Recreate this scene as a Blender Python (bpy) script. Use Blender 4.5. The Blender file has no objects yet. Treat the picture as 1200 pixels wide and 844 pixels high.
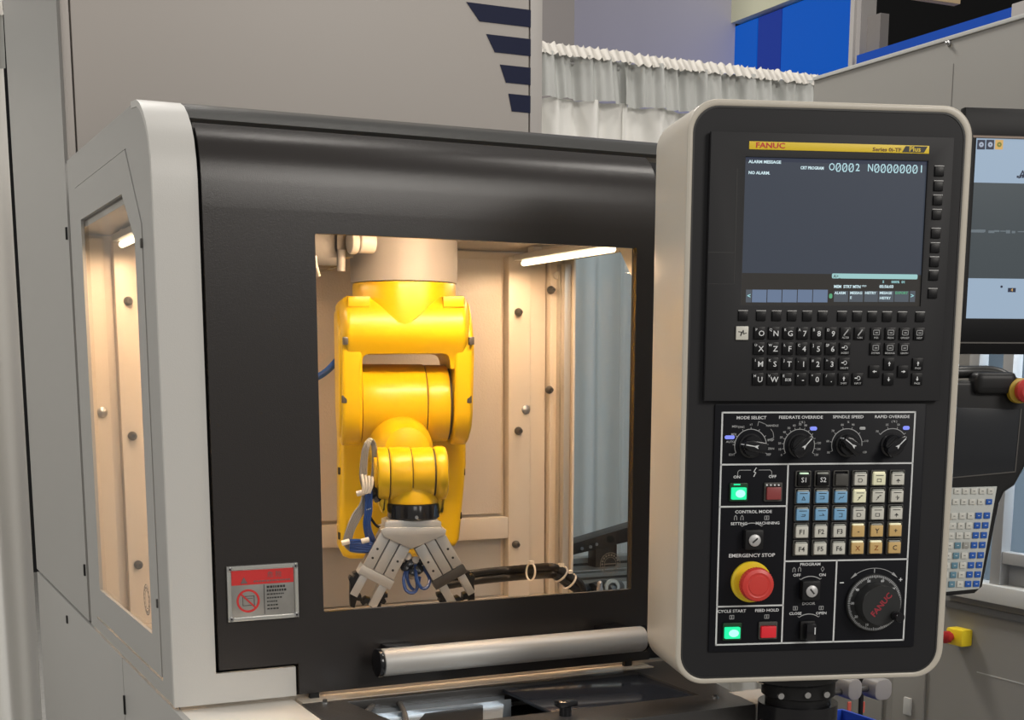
import bpy, bmesh, math, random
from mathutils import Vector, Matrix
random.seed(7)
S = bpy.context.scene
COL = S.collection

# ------------------------------------------------------------ camera (1200 x 844)
FPX, PPX, PPY = 1624.68, 600.0, 729.465
YAW, PITCH, ROLL = .445249, .178085, .001563
O = Vector((0, 0, 1.5))
_F = Vector((math.sin(YAW)*math.cos(PITCH), math.cos(YAW)*math.cos(PITCH), -math.sin(PITCH)))
_R0 = Vector((math.cos(YAW), -math.sin(YAW), 0)); _U0 = _R0.cross(_F)
_R = _R0*math.cos(ROLL)+_U0*math.sin(ROLL); _U = -_R0*math.sin(ROLL)+_U0*math.cos(ROLL)
cam = bpy.data.cameras.new('camera'); camo = bpy.data.objects.new('camera', cam); COL.objects.link(camo)
cam.sensor_width = 36; cam.lens = FPX/1200*36; cam.shift_y = (PPY-422)/1200; cam.clip_start = .02; cam.clip_end = 100
M = Matrix((_R, _U, -_F)).transposed().to_4x4(); M.translation = O
camo.matrix_world = M
S.camera = camo

# ------------------------------------------------------------ light and exposure
W = bpy.data.worlds.new('hall_air'); S.world = W; W.use_nodes = True
W.node_tree.nodes['Background'].inputs[0].default_value = (1, .97, .93, 1)
W.node_tree.nodes['Background'].inputs[1].default_value = .305
S.view_settings.view_transform = 'Standard'; S.view_settings.look = 'None'
S.view_settings.gamma = 1; S.view_settings.exposure = 0; S.view_settings.use_curve_mapping = False
def area(name, loc, target, size, power, col=(1, 1, 1), sy=None):
    L = bpy.data.lights.new(name, 'AREA'); L.energy = power; L.color = col; L.size = size
    if sy: L.shape = 'RECTANGLE'; L.size_y = sy
    o = bpy.data.objects.new(name, L); COL.objects.link(o); o.location = loc
    o.rotation_euler = (Vector(target)-Vector(loc)).to_track_quat('-Z', 'Y').to_euler()
    return o
area('hall_and_fill_lamp', (2.4, -3.2, 3.7), (.8, 1.9, 1.4), 1.6, 112, (1, .95, .88))
area('hall_and_fill_lamp', (-.2, -2.2, 3.4), (2.1, 2.1, .8), 1.2, 16, (1, .96, .9))  # fill lamp added to brighten the right-hand machine's lower wall
area('hall_and_fill_lamp', (3.2, .8, 5.2), (1.3, 2.6, 1.4), .8, 40, (1, .95, .88))
area('hall_and_fill_lamp', (.6, 5.4, 5.6), (1.2, 3.6, 2), 1.0, 190, (1, .96, .9))
area('hall_and_fill_lamp', (1.6, 1.9, 5.5), (1.6, 3.3, 1.5), .5, 18, (1, .95, .88))
area('hall_and_fill_lamp', (-2.5, 3.0, 4.8), (0, 3.6, 1.2), 1.0, 70, (1, .97, .93))
area('hall_and_fill_lamp', (-4.0, -.6, 2.6), (1.4, 2.1, 1.1), 1.8, 21, (1, .96, .90))  # fill lamp added at the left to lift the left-facing sides

# ------------------------------------------------------------ pixel -> point on a real plane
def ray(x, y): return _F+_R*((x-PPX)/FPX)-_U*((y-PPY)/FPX)
def hY(x, y, Y): d = ray(x, y); return O+d*(Y/d.y)
def hX(x, y, X): d = ray(x, y); return O+d*(X/d.x)
def hZ(x, y, Z): d = ray(x, y); return O+d*((Z-1.5)/d.z)
class Frame:
    """vertical plane turned by yaw; local x right, local -y towards the viewer (w), local z up from 1.5 m"""
    def __init__(s, p, yaw):
        s.a = yaw; s.o = Vector((p.x, p.y, 1.5))
        s.x = Vector((math.cos(yaw), -math.sin(yaw), 0)); s.n = Vector((-math.sin(yaw), -math.cos(yaw), 0))
    def px(s, x, y, w=0):
        d = ray(x, y); t = ((s.o-O).dot(s.n)+w)/d.dot(s.n); p = O+d*t-s.o
        return Vector((p.dot(s.x), -w, p.z))

# ------------------------------------------------------------ materials
MATS = {}
def mat(name, col, rough=.5, metal=0, spec=.5, emit=None, estr=1, bump=None, coat=0, vary=None, trans=None):
    if name in MATS: return MATS[name]
    m = bpy.data.materials.new(name); m.use_nodes = True; MATS[name] = m
    nt = m.node_tree; b = nt.nodes['Principled BSDF']
    b.inputs['Base Color'].default_value = (*col, 1); b.inputs['Roughness'].default_value = rough
    b.inputs['Metallic'].default_value = metal; b.inputs['Specular IOR Level'].default_value = spec
    b.inputs['Coat Weight'].default_value = coat
    if emit: b.inputs['Emission Color'].default_value = (*emit, 1); b.inputs['Emission Strength'].default_value = estr
    tc = nt.nodes.new('ShaderNodeTexCoord')
    if vary:
        sc, amt = vary
        n = nt.nodes.new('ShaderNodeTexNoise'); n.inputs['Scale'].default_value = sc; n.inputs['Detail'].default_value = 5
        r = nt.nodes.new('ShaderNodeMapRange'); r.inputs[3].default_value = 1-amt; r.inputs[4].default_value = 1+amt
        mx = nt.nodes.new('ShaderNodeMix'); mx.data_type = 'RGBA'; mx.blend_type = 'MULTIPLY'; mx.inputs[0].default_value = 1
        mx.inputs[6].default_value = (*col, 1)
        nt.links.new(tc.outputs['Object'], n.inputs[0]); nt.links.new(n.outputs[0], r.inputs[0])
        nt.links.new(r.outputs[0], mx.inputs[7]); nt.links.new(mx.outputs[2], b.inputs['Base Color'])
    if bump:
        sc, st, dist = bump
        n = nt.nodes.new('ShaderNodeTexNoise'); n.inputs['Scale'].default_value = sc; n.inputs['Detail'].default_value = 2
        bp = nt.nodes.new('ShaderNodeBump'); bp.inputs['Strength'].default_value = st; bp.inputs['Distance'].default_value = dist
        nt.links.new(tc.outputs['Object'], n.inputs[0]); nt.links.new(n.outputs[0], bp.inputs['Height']); nt.links.new(bp.outputs[0], b.inputs['Normal'])
    return m
def glass(name, tint=(1, 1, 1), base=.03, rough=.02):
    m = bpy.data.materials.new(name); m.use_nodes = True; MATS[name] = m; nt = m.node_tree; nt.nodes.clear()
    o = nt.nodes.new('ShaderNodeOutputMaterial'); t = nt.nodes.new('ShaderNodeBsdfTransparent'); g = nt.nodes.new('ShaderNodeBsdfGlossy')
    t.inputs[0].default_value = (*tint, 1); g.inputs['Roughness'].default_value = rough
    f = nt.nodes.new('ShaderNodeFresnel'); f.inputs[0].default_value = 1.45
    ge = nt.nodes.new('ShaderNodeNewGeometry'); k = nt.nodes.new('ShaderNodeMath'); k.operation = 'SUBTRACT'; k.inputs[0].default_value = .6
    mu = nt.nodes.new('ShaderNodeMath'); mu.operation = 'MULTIPLY'; mu.use_clamp = True
    nt.links.new(ge.outputs['Backfacing'], k.inputs[1]); nt.links.new(k.outputs[0], mu.inputs[0]); nt.links.new(f.outputs[0], mu.inputs[1])
    x = nt.nodes.new('ShaderNodeMixShader'); nt.links.new(mu.outputs[0], x.inputs[0]); nt.links.new(t.outputs[0], x.inputs[1]); nt.links.new(g.outputs[0], x.inputs[2])
    nt.links.new(x.outputs[0], o.inputs[0]); return m
white = mat('white_paint', (.54, .53, .505), .38, bump=(700, .12, .001))
grey = mat('grey_paint', (.37, .365, .35), .42, bump=(600, .1, .001))
towerp = mat('tower_paint', (.44, .405, .375), .5, bump=(700, .08, .001))
cream = mat('cream_interior', (.62, .55, .46), .42, bump=(500, .12, .001), vary=(3, .04))
dark = mat('charcoal_powder_coat', (.026, .023, .022), .27, spec=.35, bump=(800, .22, .0007))
darkroof = mat('charcoal_roof', (.045, .045, .043), .28, spec=.4, bump=(800, .3, .0008))
black = mat('black_plastic', (.009, .009, .010), .42, spec=.3)
blackg = mat('black_gloss', (.008, .008, .010), .15)
pend = mat('pendant_panel', (.018, .018, .020), .5, spec=.22, bump=(900, .06, .0005))
unit = mat('display_plastic', (.019, .019, .021), .5, spec=.25, bump=(900, .06, .0005))
lowp = mat('operator_overlay', (.0045, .005, .008), .45, spec=.2)
rimm = mat('pendant_paint', (.52, .48, .41), .3, bump=(600, .1, .001))
key = mat('key_black', (.004, .004, .005), .35, spec=.25)
keyw = mat('key_white', (.62, .61, .55), .35)
keyb = mat('key_blue', (.20, .42, .66), .35)
keya = mat('key_amber', (.62, .42, .17), .35)
keyf = mat('key_frame', (.075, .073, .068), .35, spec=.3)
ink = mat('white_ink', (.72, .74, .76), .5)
inkd = mat('grey_ink', (.42, .43, .44), .5)
inkk = mat('black_ink', (.02, .02, .02), .5)
line = mat('panel_line', (.66, .68, .69), .5)
yel = mat('robot_yellow', (.76, .49, .004), .33, spec=.4, coat=.08, bump=(60, .02, .001))
yelp = mat('yellow_plastic', (.85, .62, .02), .4)
red = mat('red_plastic', (.62, .045, .035), .38)
redd = mat('dim_red_plastic', (.27, .05, .05), .4)
redink = mat('red_ink', (.55, .02, .02), .5)
alu = mat('aluminium', (.60, .60, .58), .36, metal=.45, bump=(300, .05, .0005))
steel = mat('steel', (.50, .50, .50), .28, metal=.9)
galv = mat('galvanised_steel', (.50, .56, .62), .35, metal=.8, vary=(30, .2))
darkst = mat('blackened_steel', (.10, .095, .09), .4, metal=.5)
basegr = mat('base_casting', (.40, .38, .36), .45, bump=(300, .05, .001))
capw = mat('connector_white', (.62, .58, .52), .4)
navy = mat('navy_vinyl', (.008, .012, .042), .5, spec=.15)
hoseb = mat('blue_hose', (.015, .06, .24), .3)
hoseg = mat('grey_cable', (.28, .27, .25), .45)
tie = mat('cable_tie', (.75, .70, .62), .45)
cloth = mat('white_drape', (.93, .92, .88), .85, vary=(2, .04))
silver = mat('silver_handle', (.50, .49, .47), .45, metal=.25)
plates = mat('sign_plate', (.42, .41, .39), .3, metal=.8, vary=(18, .45), bump=(22, .25, .004))
clear = glass('clear_pane'); coolpane = glass('cool_light_pane', (.70, .77, .82))  # bluish tint carries the cooler light outside; the glass itself is clear
smoked = glass('smoked_lid', (.55, .6, .68))
def em(name, c, s): return mat(name, (.006, .006, .006), .3, spec=.15, emit=c, estr=s)
scr = mat('lcd_background', (.006, .006, .007), .3, spec=.2, emit=(.044, .053, .072), estr=1)
scrt = em('lcd_white', (.62, .80, .85), 1)
scrc = em('lcd_cyan', (.32, .62, .64), 1)
scrbar = em('lcd_input_bar', (.33, .58, .58), 1)
scrkey = em('lcd_softkey', (.14, .19, .29), 1)
scrkeyd = em('lcd_softkey_grey', (.085, .10, .12), 1)
scrbot = em('lcd_footer', (.033, .030, .027), 1)
scrg = em('lcd_green', (.10, .38, .2), 1)
greenl = em('green_lamp', (.02, 1.0, .42), 1.0)
greenc = em('green_lamp_core', (.45, 1.0, .85), 1.15)
bluel = em('blue_led', (.25, .30, .95), 1.0)
keylamp = mat('key_lamp_lit', (.62, .61, .45), .35, emit=(.5, .48, .3), estr=.35)
ledw = em('led_diffuser', (1, .80, .50), 3.5)

# ------------------------------------------------------------ mesh helpers
def tag(o, label=None, cat=None, group=None, kind=None):
    if label: o['label'] = label
    if cat: o['category'] = cat
    if group: o['group'] = group
    if kind: o['kind'] = kind
    return o
THINGS = []
def thing(name, label, cat, group=None, frame=None):
    o = bpy.data.objects.new(name, None); COL.objects.link(o); o.empty_display_size = .05
    if frame: o.location = frame.o; o.rotation_euler = (0, 0, -frame.a)
    THINGS.append(o); return tag(o, label, cat, group)
def link(name, me, parent=None, loc=None, rot=None):
    o = bpy.data.objects.new(name, me); COL.objects.link(o)
    if parent: o.parent = parent
    if loc is not None: o.location = loc
    if rot is not None: o.rotation_euler = rot
    return o
def mesh(bm, m, smooth=True, ang=35, name='mesh'):
    bmesh.ops.recalc_face_normals(bm, faces=bm.faces)
    me = bpy.data.meshes.new(name); bm.to_mesh(me); bm.free(); me.materials.append(m)
    if smooth:
        for p in me.polygons: p.use_smooth = True
        me.set_sharp_from_angle(angle=math.radians(ang))
    return me
def part(name, bm, m, parent=None, loc=None, rot=None, ang=35, label=None):
    o = link(name, mesh(bm, m, ang=ang, name=name), parent, loc, rot)
    if label: o['label'] = label
    return o
def bx(x0, x1, y0, y1, z0, z1, bev=0, bm=None, seg=2):
    t = bmesh.new(); bmesh.ops.create_cube(t, size=1)
    for v in t.verts: v.co = Vector(((x0+x1)/2+v.co.x*(x1-x0), (y0+y1)/2+v.co.y*(y1-y0), (z0+z1)/2+v.co.z*(z1-z0)))
    if bev: bmesh.ops.bevel(t, geom=t.edges[:], offset=bev, segments=seg, profile=.6, affect='EDGES')
    return merge(bm, t)
def merge(bm, t, mtx=None):
    if mtx: bmesh.ops.transform(t, matrix=mtx, verts=t.verts)
    if bm is None: return t
    me = bpy.data.meshes.new('tmp'); t.to_mesh(me); t.free(); bm.from_mesh(me); bpy.data.meshes.remove(me); return bm
def rr(x0, y0, x1, y1, r, n=6):
    p = []
    for cx, cy, a in ((x1-r, y1-r, 0), (x0+r, y1-r, 90), (x0+r, y0+r, 180), (x1-r, y0+r, 270)):
        for i in range(n+1):
            t = math.radians(a+90*i/n); p.append((cx+r*math.cos(t), cy+r*math.sin(t)))
    return p
def circ(cx, cy, r, n=32, ry=None): return [(cx+r*math.cos(2*math.pi*i/n), cy+(ry or r)*math.sin(2*math.pi*i/n)) for i in range(n)]
AX = {'XZ': lambda a, b, c: (a, c, b), 'YZ': lambda a, b, c: (c, a, b), 'XY': lambda a, b, c: (a, b, c)}
def plate(outer, c0, c1, plane='XZ', holes=(), bev=0, bm=None, seg=2):
    """outline in a plane, given thickness along the third axis, optional holes"""
    f = AX[plane]; t = bmesh.new(); es = []
    for lp in (outer, *holes):
        vs = [t.verts.new(f(a, b, c0)) for a, b in lp]
        es += [t.edges.new((vs[i], vs[(i+1) % len(vs)])) for i in range(len(vs))]
    if holes: bmesh.ops.triangle_fill(t, edges=es, use_beauty=True)
    else: t.faces.new(t.verts)
    r = bmesh.ops.extrude_face_region(t, geom=t.faces[:])
    nv = [g for g in r['geom'] if isinstance(g, bmesh.types.BMVert)]
    d = Vector(f(0, 0, c1-c0)); bmesh.ops.translate(t, verts=nv, vec=d)
    bmesh.ops.recalc_face_normals(t, faces=t.faces)
    if bev:
        fax = {'XZ': 1, 'YZ': 0, 'XY': 2}[plane]
        eb = [e for e in t.edges if len(e.link_faces) == 2 and abs(e.verts[0].co[fax]-e.verts[1].co[fax]) < 1e-7 and e.calc_face_angle(0) > .5]
        bmesh.ops.bevel(t, geom=eb, offset=bev, segments=seg, profile=.6, affect='EDGES')
    return merge(bm, t)
def sweep(prof, a0, a1, thick, bm=None):
    """open profile of (y,z) swept along x with a thickness"""
    t = bmesh.new(); n = len(prof); inn = []
    for i, (y, z) in enumerate(prof):
        y0, z0 = prof[max(0, i-1)]; y1, z1 = prof[min(n-1, i+1)]; dy, dz = y1-y0, z1-z0; l = math.hypot(dy, dz)
        inn.append((y+dz/l*thick, z-dy/l*thick))
    lp = list(prof)+inn[::-1]
    A = [t.verts.new((a0, y, z)) for y, z in lp]; B = [t.verts.new((a1, y, z)) for y, z in lp]; k = len(lp)
    for i in range(k): t.faces.new((A[i], A[(i+1) % k], B[(i+1) % k], B[i]))
    for i in range(n-1):
        t.faces.new((A[i], A[i+1], A[k-2-i], A[k-1-i])); t.faces.new((B[i], B[i+1], B[k-2-i], B[k-1-i]))
    return merge(bm, t)
def cyl(p0, p1, r0, r1=None, n=24, bev=0, bm=None, seg=2):
    p0, p1 = Vector(p0), Vector(p1); r1 = r0 if r1 is None else r1; d = p1-p0
    t = bmesh.new(); bmesh.ops.create_cone(t, cap_ends=True, segments=n, radius1=r0, radius2=r1, depth=d.length)
    if bev:
        eb = [e for e in t.edges if abs(e.verts[0].co.z-e.verts[1].co.z) < 1e-7 and len(e.link_faces) == 2]
        bmesh.ops.bevel(t, geom=eb, offset=bev, segments=seg, profile=.5, affect='EDGES')
    m = Vector((0, 0, 1)).rotation_difference(d.normalized()).to_matrix().to_4x4(); m.translation = (p0+p1)/2
    return merge(bm, t, m)
def ring(c, r0, r1, w0, w1, n=40, a0=0, a1=360, bm=None):
    """annulus (or arc) in local XZ between y=-w0 and y=-w1"""
    t = bmesh.new() if bm is None else bm; full = abs(a1-a0) >= 359.9; k = n if full else n+1; L = []
    for i in range(k):
        a = math.radians(a0+(a1-a0)*i/n); ca, sa = math.cos(a), math.sin(a)
        L.append([t.verts.new((c[0]+r*ca, -w, c[1]+r*sa)) for r, w in ((r0, w0), (r1, w0), (r1, w1), (r0, w1))])
    for i in range(n if full else n):
        A, B = L[i], L[(i+1) % k]
        for j in range(4): t.faces.new((A[j], A[(j+1) % 4], B[(j+1) % 4], B[j]))
    if not full: t.faces.new(L[0]); t.faces.new(L[-1])
    return t
def lathe(prof, axis='Z', n=32, bm=None, c=(0, 0, 0), caps=True):
    t = bmesh.new(); rows = []
    for r, h in prof:
        row = []
        for i in range(n):
            a = 2*math.pi*i/n; x, y = r*math.cos(a), r*math.sin(a)
            co = (x, y, h) if axis == 'Z' else ((h, x, y) if axis == 'X' else (x, -h, y))
            row.append(t.verts.new(Vector(co)+Vector(c)))
        rows.append(row)
    for A, B in zip(rows, rows[1:]):
        for i in range(n): t.faces.new((A[i], A[(i+1) % n], B[(i+1) % n], B[i]))
    if caps: t.faces.new(rows[0]); t.faces.new(rows[-1])
    return merge(bm, t)
def smoothpts(P, k=6):
    P = [Vector(p) for p in P]; out = []
    for i in range(len(P)-1):
        a, b, c, d = P[max(0, i-1)], P[i], P[i+1], P[min(len(P)-1, i+2)]
        for j in range(k):
            t = j/k; out.append(.5*((2*b)+(c-a)*t+(2*a-5*b+4*c-d)*t*t+(3*b-a-3*c+d)*t*t*t))
    out.append(P[-1]); return out
def tube(P, r, n=8, k=6, bm=None, rib=0):
    Q = smoothpts(P, k) if k > 1 else [Vector(p) for p in P]; t = bmesh.new() if bm is None else bm; rows = []; up = Vector((0, 0, 1)); prev = None
    for i, p in enumerate(Q):
        d = (Q[min(len(Q)-1, i+1)]-Q[max(0, i-1)]).normalized()
        if prev is None: a = d.cross(up if abs(d.z) < .9 else Vector((1, 0, 0))).normalized()
        else: a = (prev-d*prev.dot(d)).normalized()
        prev = a; b = d.cross(a); rad = r*(1+rib*(i % 2))
        rows.append([t.verts.new(p+(a*math.cos(2*math.pi*j/n)+b*math.sin(2*math.pi*j/n))*rad) for j in range(n)])
    for A, B in zip(rows, rows[1:]):
        for j in range(n): t.faces.new((A[j], A[(j+1) % n], B[(j+1) % n], B[j]))
    t.faces.new(rows[0]); t.faces.new(rows[-1]); return t
TXT = {}
def textmesh(s, size, m, align='CENTER', bold=0, sx=1, shear=0):
    k = (s, size, m.name, align, bold, sx, shear)
    if k in TXT: return TXT[k]
    c = bpy.data.curves.new('lettering', 'FONT'); c.body = s; c.size = size; c.align_x = align; c.align_y = 'CENTER'
    c.extrude = .00012; c.resolution_u = 2; c.offset = bold*size; c.shear = shear
    o = bpy.data.objects.new('lettering_source', c); COL.objects.link(o)
    dg = bpy.context.evaluated_depsgraph_get(); me = bpy.data.meshes.new_from_object(o.evaluated_get(dg))
    bpy.data.objects.remove(o); bpy.data.curves.remove(c)
    me.transform(Matrix(((sx, 0, 0, 0), (0, 0, -1, 0), (0, 1, 0, 0), (0, 0, 0, 1)))); me.name = 'lettering'
    me.materials.clear(); me.materials.append(m); TXT[k] = me; return me
def text(parent, s, loc, size, m, align='CENTER', bold=.01, sx=1, rot=0, name='lettering', shear=0):
    return link(name, textmesh(s, size, m, align, bold, sx, shear), parent, loc, (0, rot, 0) if rot else None)
def strip(P, wd, w0, w1, bm=None):
    """flat polyline of width wd in local XZ, between depths"""
    t = bmesh.new() if bm is None else bm
    for (x0, z0), (x1, z1) in zip(P, P[1:]):
        d = Vector((x1-x0, z1-z0)); l = d.length; d /= l; n = Vector((-d.y, d.x))*wd/2; e = d*wd/2
        q = [(x0-e.x+n.x, z0-e.y+n.y), (x0-e.x-n.x, z0-e.y-n.y), (x1+e.x-n.x, z1+e.y-n.y), (x1+e.x+n.x, z1+e.y+n.y)]
        plate(q, -w0, -w1, bm=t)
    return t

# ============================================================ LARGE STRUCTURE
floorm = mat('hall_carpet', (.34, .33, .31), .9, bump=(300, .3, .004), vary=(40, .3))
tag(part('floor', bx(-14, 16, -6, 12, -.05, 0), floorm), kind='structure')
tag(part('wall_back', bx(-14, 16, 11, 11.1, 0, 7), mat('black_hall_wall', (.010, .010, .011), .9)), kind='structure')
tag(part('wall_right', bx(15.9, 16, -6, 11, 0, 7), MATS['black_hall_wall']), kind='structure')

# far booth: lavender wall, grey column, blue light-box wall, cream fascia board
XB = 4.5
P = hX(862, 31, XB); YB = P.y
lav = mat('lavender_wall', (.47, .46, .56), .7)
a = hY(672, 40, YB); b = hX(862, 31, XB)
o = part('booth_wall', bx(a.x, XB-.002, YB, YB+.12, 0, 5), lav); tag(o, 'pale lavender booth wall rising behind the white drape', 'booth wall')
a2 = hY(634, 40, YB-.4); b2 = hY(673, 40, YB-.4)
o = part('booth_column', bx(a2.x-.3, b2.x, YB-.4, YB-.2, 0, 5), mat('column_brown_grey', (.26, .24, .235), .7)); tag(o, 'brownish grey column between tall cabinet and lavender wall', 'column')
bt = thing('blue_light_wall', 'bright blue backlit booth wall with a darker vertical band', 'booth wall')
zb = P.z; blu = em('blue_backlit_fabric', (.0, .078, .43), 1.0); blud = em('violet_backlit_fabric', (.008, .030, .24), 1)
ys = [hX(x, 60, XB).y for x in (860, 887, 915, 995)]
for i in range(3): part('fabric_panel', bx(XB, XB+.08, ys[i+1]+.004, ys[i]-.004, .3, zb), (blu, blud, blu)[i], bt)
part('frame', bx(XB+.03, XB+.1, ys[3]-.02, ys[0]+.02, .2, zb+.01), black, bt)
sg = thing('cream_sign_board', 'cream yellow sign board above the blue backlit wall', 'sign')
part('board', bx(XB-.03, XB+.05, ys[3]-.6, YB, zb+.014, zb+.7), mat('cream_board', (.62, .62, .45), .6), sg)
for i, x in enumerate((868, 872, 877, 882, 888)):
    p = hX(x, 1, XB-.032); part('letter_stroke', bx(XB-.034, XB-.03, p.y-.03, p.y-.01, zb+.22, zb+.30), mat('olive_ink', (.2, .2, .08), .6), sg)
po = thing('booth_post', 'grey metal post at the right end of the blue backlit wall', 'post')
p0 = hX(995, 40, XB-.03); p1 = hX(1008, 40, XB-.03)
part('upright', bx(XB-.03, XB+.06, p1.y, p0.y-.02, 0, 5), mat('post_grey', (.36, .34, .33), .6), po)
part('edge_channel', bx(XB-.045, XB-.03, (p0.y+p1.y)/2-.01, (p0.y+p1.y)/2+.02, 0, 5), mat('post_light', (.45, .43, .41), .6), po)
q0, q1 = hX(1007, 40, XB), hX(1030, 20, XB)
o = part('grey_booth_panel', bx(XB+.01, XB+.06, q1.y, q0.y, 1.5, q1.z+.02), mat('panel_taupe', (.20, .185, .175), .7)); tag(o, 'small taupe panel right of the booth post', 'panel')
bl = thing('blue_fascia_strip', 'long blue fascia strip above the grey cabinet at right', 'fascia')
s0, s1 = hX(1004, 65, XB-.05), hX(1187, 5, XB-.05)
part('strip', bx(XB-.05, XB-.01, s1.y, s0.y, s0.z-.28, s0.z), em('blue_strip_glow', (.010, .06, .33), 1), bl)
part('end_cap', bx(XB-.055, XB-.01, s1.y-.07, s1.y, s0.z-.28, s0.z+.01), MATS['post_grey'], bl)
tb = hX(1100, 0, 4.2)
o = part('wooden_batten', bx(3.5, 4.3, tb.y-.02, tb.y+.02, tb.z-.01, tb.z+.08, .004), mat('pale_wood', (.62, .46, .26), .6)); tag(o, 'pale wooden batten at the top edge right of the post', 'batten')

# white pipe and drape
def drape(name, x0, x1, ztop, label, seed, Y=3.6):
    rnd = random.Random(seed); t = thing(name, label, 'curtain', 'white pipe and drape panels')
    n = int((x1-x0)/.0033); ph = [rnd.uniform(0, 6.28) for _ in range(12)]
    fr = [rnd.uniform(48, 62), rnd.uniform(95, 120), rnd.uniform(80, 110), rnd.uniform(9, 14)]
    zs = [0, .3, .6, .9, 1.2, 1.5, 1.75, 1.95, 2.1, ztop-.14, ztop-.125]
    def grid(zs, f, bm):
        rows = []
        for z in zs:
            rows.append([bm.verts.new((x0+(x1-x0)*i/n, *f(x0+(x1-x0)*i/n, z))) for i in range(n+1)])
        for A, B in zip(rows, rows[1:]):
            for i in range(n): bm.faces.new((A[i], A[i+1], B[i+1], B[i]))
        return bm
    def low(x, z):
        wv = z*.25
        y = .024*math.sin(fr[0]*x+ph[0]+wv+1.5*math.sin(7*x+ph[3]))+.008*math.sin(fr[1]*x+ph[1]-wv)+.008*math.sin(fr[3]*x+ph[3])+.004*math.sin(fr[2]*x+ph[2]+z)
        return Y+y*(.75+.25*(ztop-z)), z
    part('cloth', grid(zs, low, bmesh.new()), cloth, t, ang=80)
    def head(x, z):
        s = (z-(ztop-.13))/.13
        y = -.032+.009*math.sin(110*x+ph[4]+2.5*math.sin(11*x)+.8*s)+.0055*math.sin(215*x+ph[5]+3*s)+.010*math.sin(37*x+ph[6]+1.2*s)
        zz = z+.002*math.sin(60*x+ph[8])
        return Y+y, zz
    part('gathered_heading', grid([ztop-.13, ztop-.10, ztop-.06, ztop-.03, ztop-.012], head, bmesh.new()), mat('drape_heading', (.58, .59, .57), .85), t, ang=80)
    def top(x, z):
        s = (z-(ztop-.012))/.03
        return Y-.045+.02*s+.005*math.sin(260*x+ph[9]+2*math.sin(17*x)), z+.0025*math.sin(230*x+ph[7]+3*math.sin(23*x))+.002*math.sin(410*x+ph[10])
    part('ruffle', grid([ztop-.022, ztop-.006, ztop+.012], top, bmesh.new()), mat('drape_ruffle', (.66, .63, .58), .8), t, ang=80)
zt = hY(800, 76, 3.6).z
drape('pipe_and_drape', .95, 2.065, zt, 'white drape section just right of the tall cabinet', 3)
drape('pipe_and_drape', 2.05, 3.3, zt-.004, 'white drape section behind the pendant and blue wall', 4)
drape('pipe_and_drape', -.95, .40, hY(3, 12, 3.6).z, 'white drape hanging left of the machine at the photo edge', 5)
t = thing('drape_pipe', 'horizontal pipe carrying the white drapes', 'pipe')
part('crossbar', cyl((-1, 3.6, zt-.03), (3.4, 3.6, zt-.03), .014, n=12), steel, t)
for x in (-.98, .7, 3.35): part('upright', cyl((x, 3.64, 0), (x, 3.64, zt-.02), .018, n=12), steel, t)

# ============================================================ MACHINE CABINET (tall tower behind the cell)
XS, XR, YT, YK = .356, 1.213, 2.42, 3.15
tw = thing('machine_cabinet', 'tall beige grey machine cabinet with navy stripes behind the robot cell', 'cabinet')
part('body', bx(XS+.004, XR, YT+.012, YK, 1.076, 2.45, .004), towerp, tw)
part('corner_post', bx(XS+.004, .3705, YT-.004, YT+.014, 1.84, 2.45, .001), towerp, tw)
part('front_door', bx(.3735, 1.1855, YT-.004, YT+.010, 1.845, 2.45, .0015), towerp, tw)
part('edge_strip', bx(1.1885, XR, YT-.004, YT+.014, 1.84, 2.45, .001), mat('edge_strip', (.47, .44, .415), .45), tw)
part('side_panel', plate([(2.436, 1.078), (YK, 1.078), (YK, 2.45), (2.436, 2.45)], XS-.001, XS+.006, 'YZ'), grey, tw)
st = [((546.7, 2.3), (622, 11.7), (622, 32.3), (562, 24.7)), ((570, 40), (621.7, 45.7), (621.7, 66), (580, 61)), ((586, 76), (621.7, 79), (621.7, 99.5), (593, 97)), ((596, 110), (621.7, 112), (621.7, 132.5), (600, 130.5))]
for s in st:
    P = [hY(x, y, YT-.005) for x, y in s]; zt_ = (P[0].z+P[1].z)/2; zb_ = (P[2].z+P[3].z)/2; xr = hY(621.9, 60, YT-.005).x
    part('stripe', plate([(P[0].x, zt_), (xr, zt_), (xr, zb_), (P[3].x, zb_)], YT-.0052, YT-.004), navy, tw)
part('latch', bx(XS-.004, XS, 2.445, 2.452, 1.155, 1.175, .001), black, tw)
part('latch', bx(XS-.004, XS, 2.445, 2.452, 1.715, 1.735, .001), black, tw)

# ============================================================ MACHINE BASE
mb = thing('lower_cabinet', 'grey lower machine cabinet with a cream deck under the robot cell', 'machine base')
part('core', bx(XS+.008, 1.10, 1.50, YK, .10, .975), grey, mb)
part('rear_core', bx(XS+.008, 1.10, 1.885, YK, .975, 1.045), grey, mb)
part('plinth', bx(XS+.03, 1.08, 1.53, YK-.03, 0, .10), black, mb)
part('side_panel', bx(XS-.001, XS+.008, 2.125, YK, .12, 1.0715, .0015), grey, mb)
part('side_panel', bx(XS-.001, XS+.008, 1.48, 2.121, .12, 1.0715, .0015), grey, mb)
part('latch', bx(XS-.004, XS, 2.112, 2.117, .985, 1.015, .001), black, mb)
part('latch', bx(XS-.004, XS, 2.70, 2.708, 1.03, 1.045, .001), black, mb)
part('deck', bx(XS, .515, 1.45, 1.76, 1.040, 1.070, .004), mat('deck_bounce_white', (.86, .82, .75), .3), mb)  # colour lifted to carry warm light reflected from the cell
part('corner_block', bx(1.0615, 1.118, 1.465, 1.545, .80, 1.070, .003), white, mb)
part('front_panel', bx(XS, 1.058, 1.49, 1.50, .12, .978, .002), white, mb)

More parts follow.
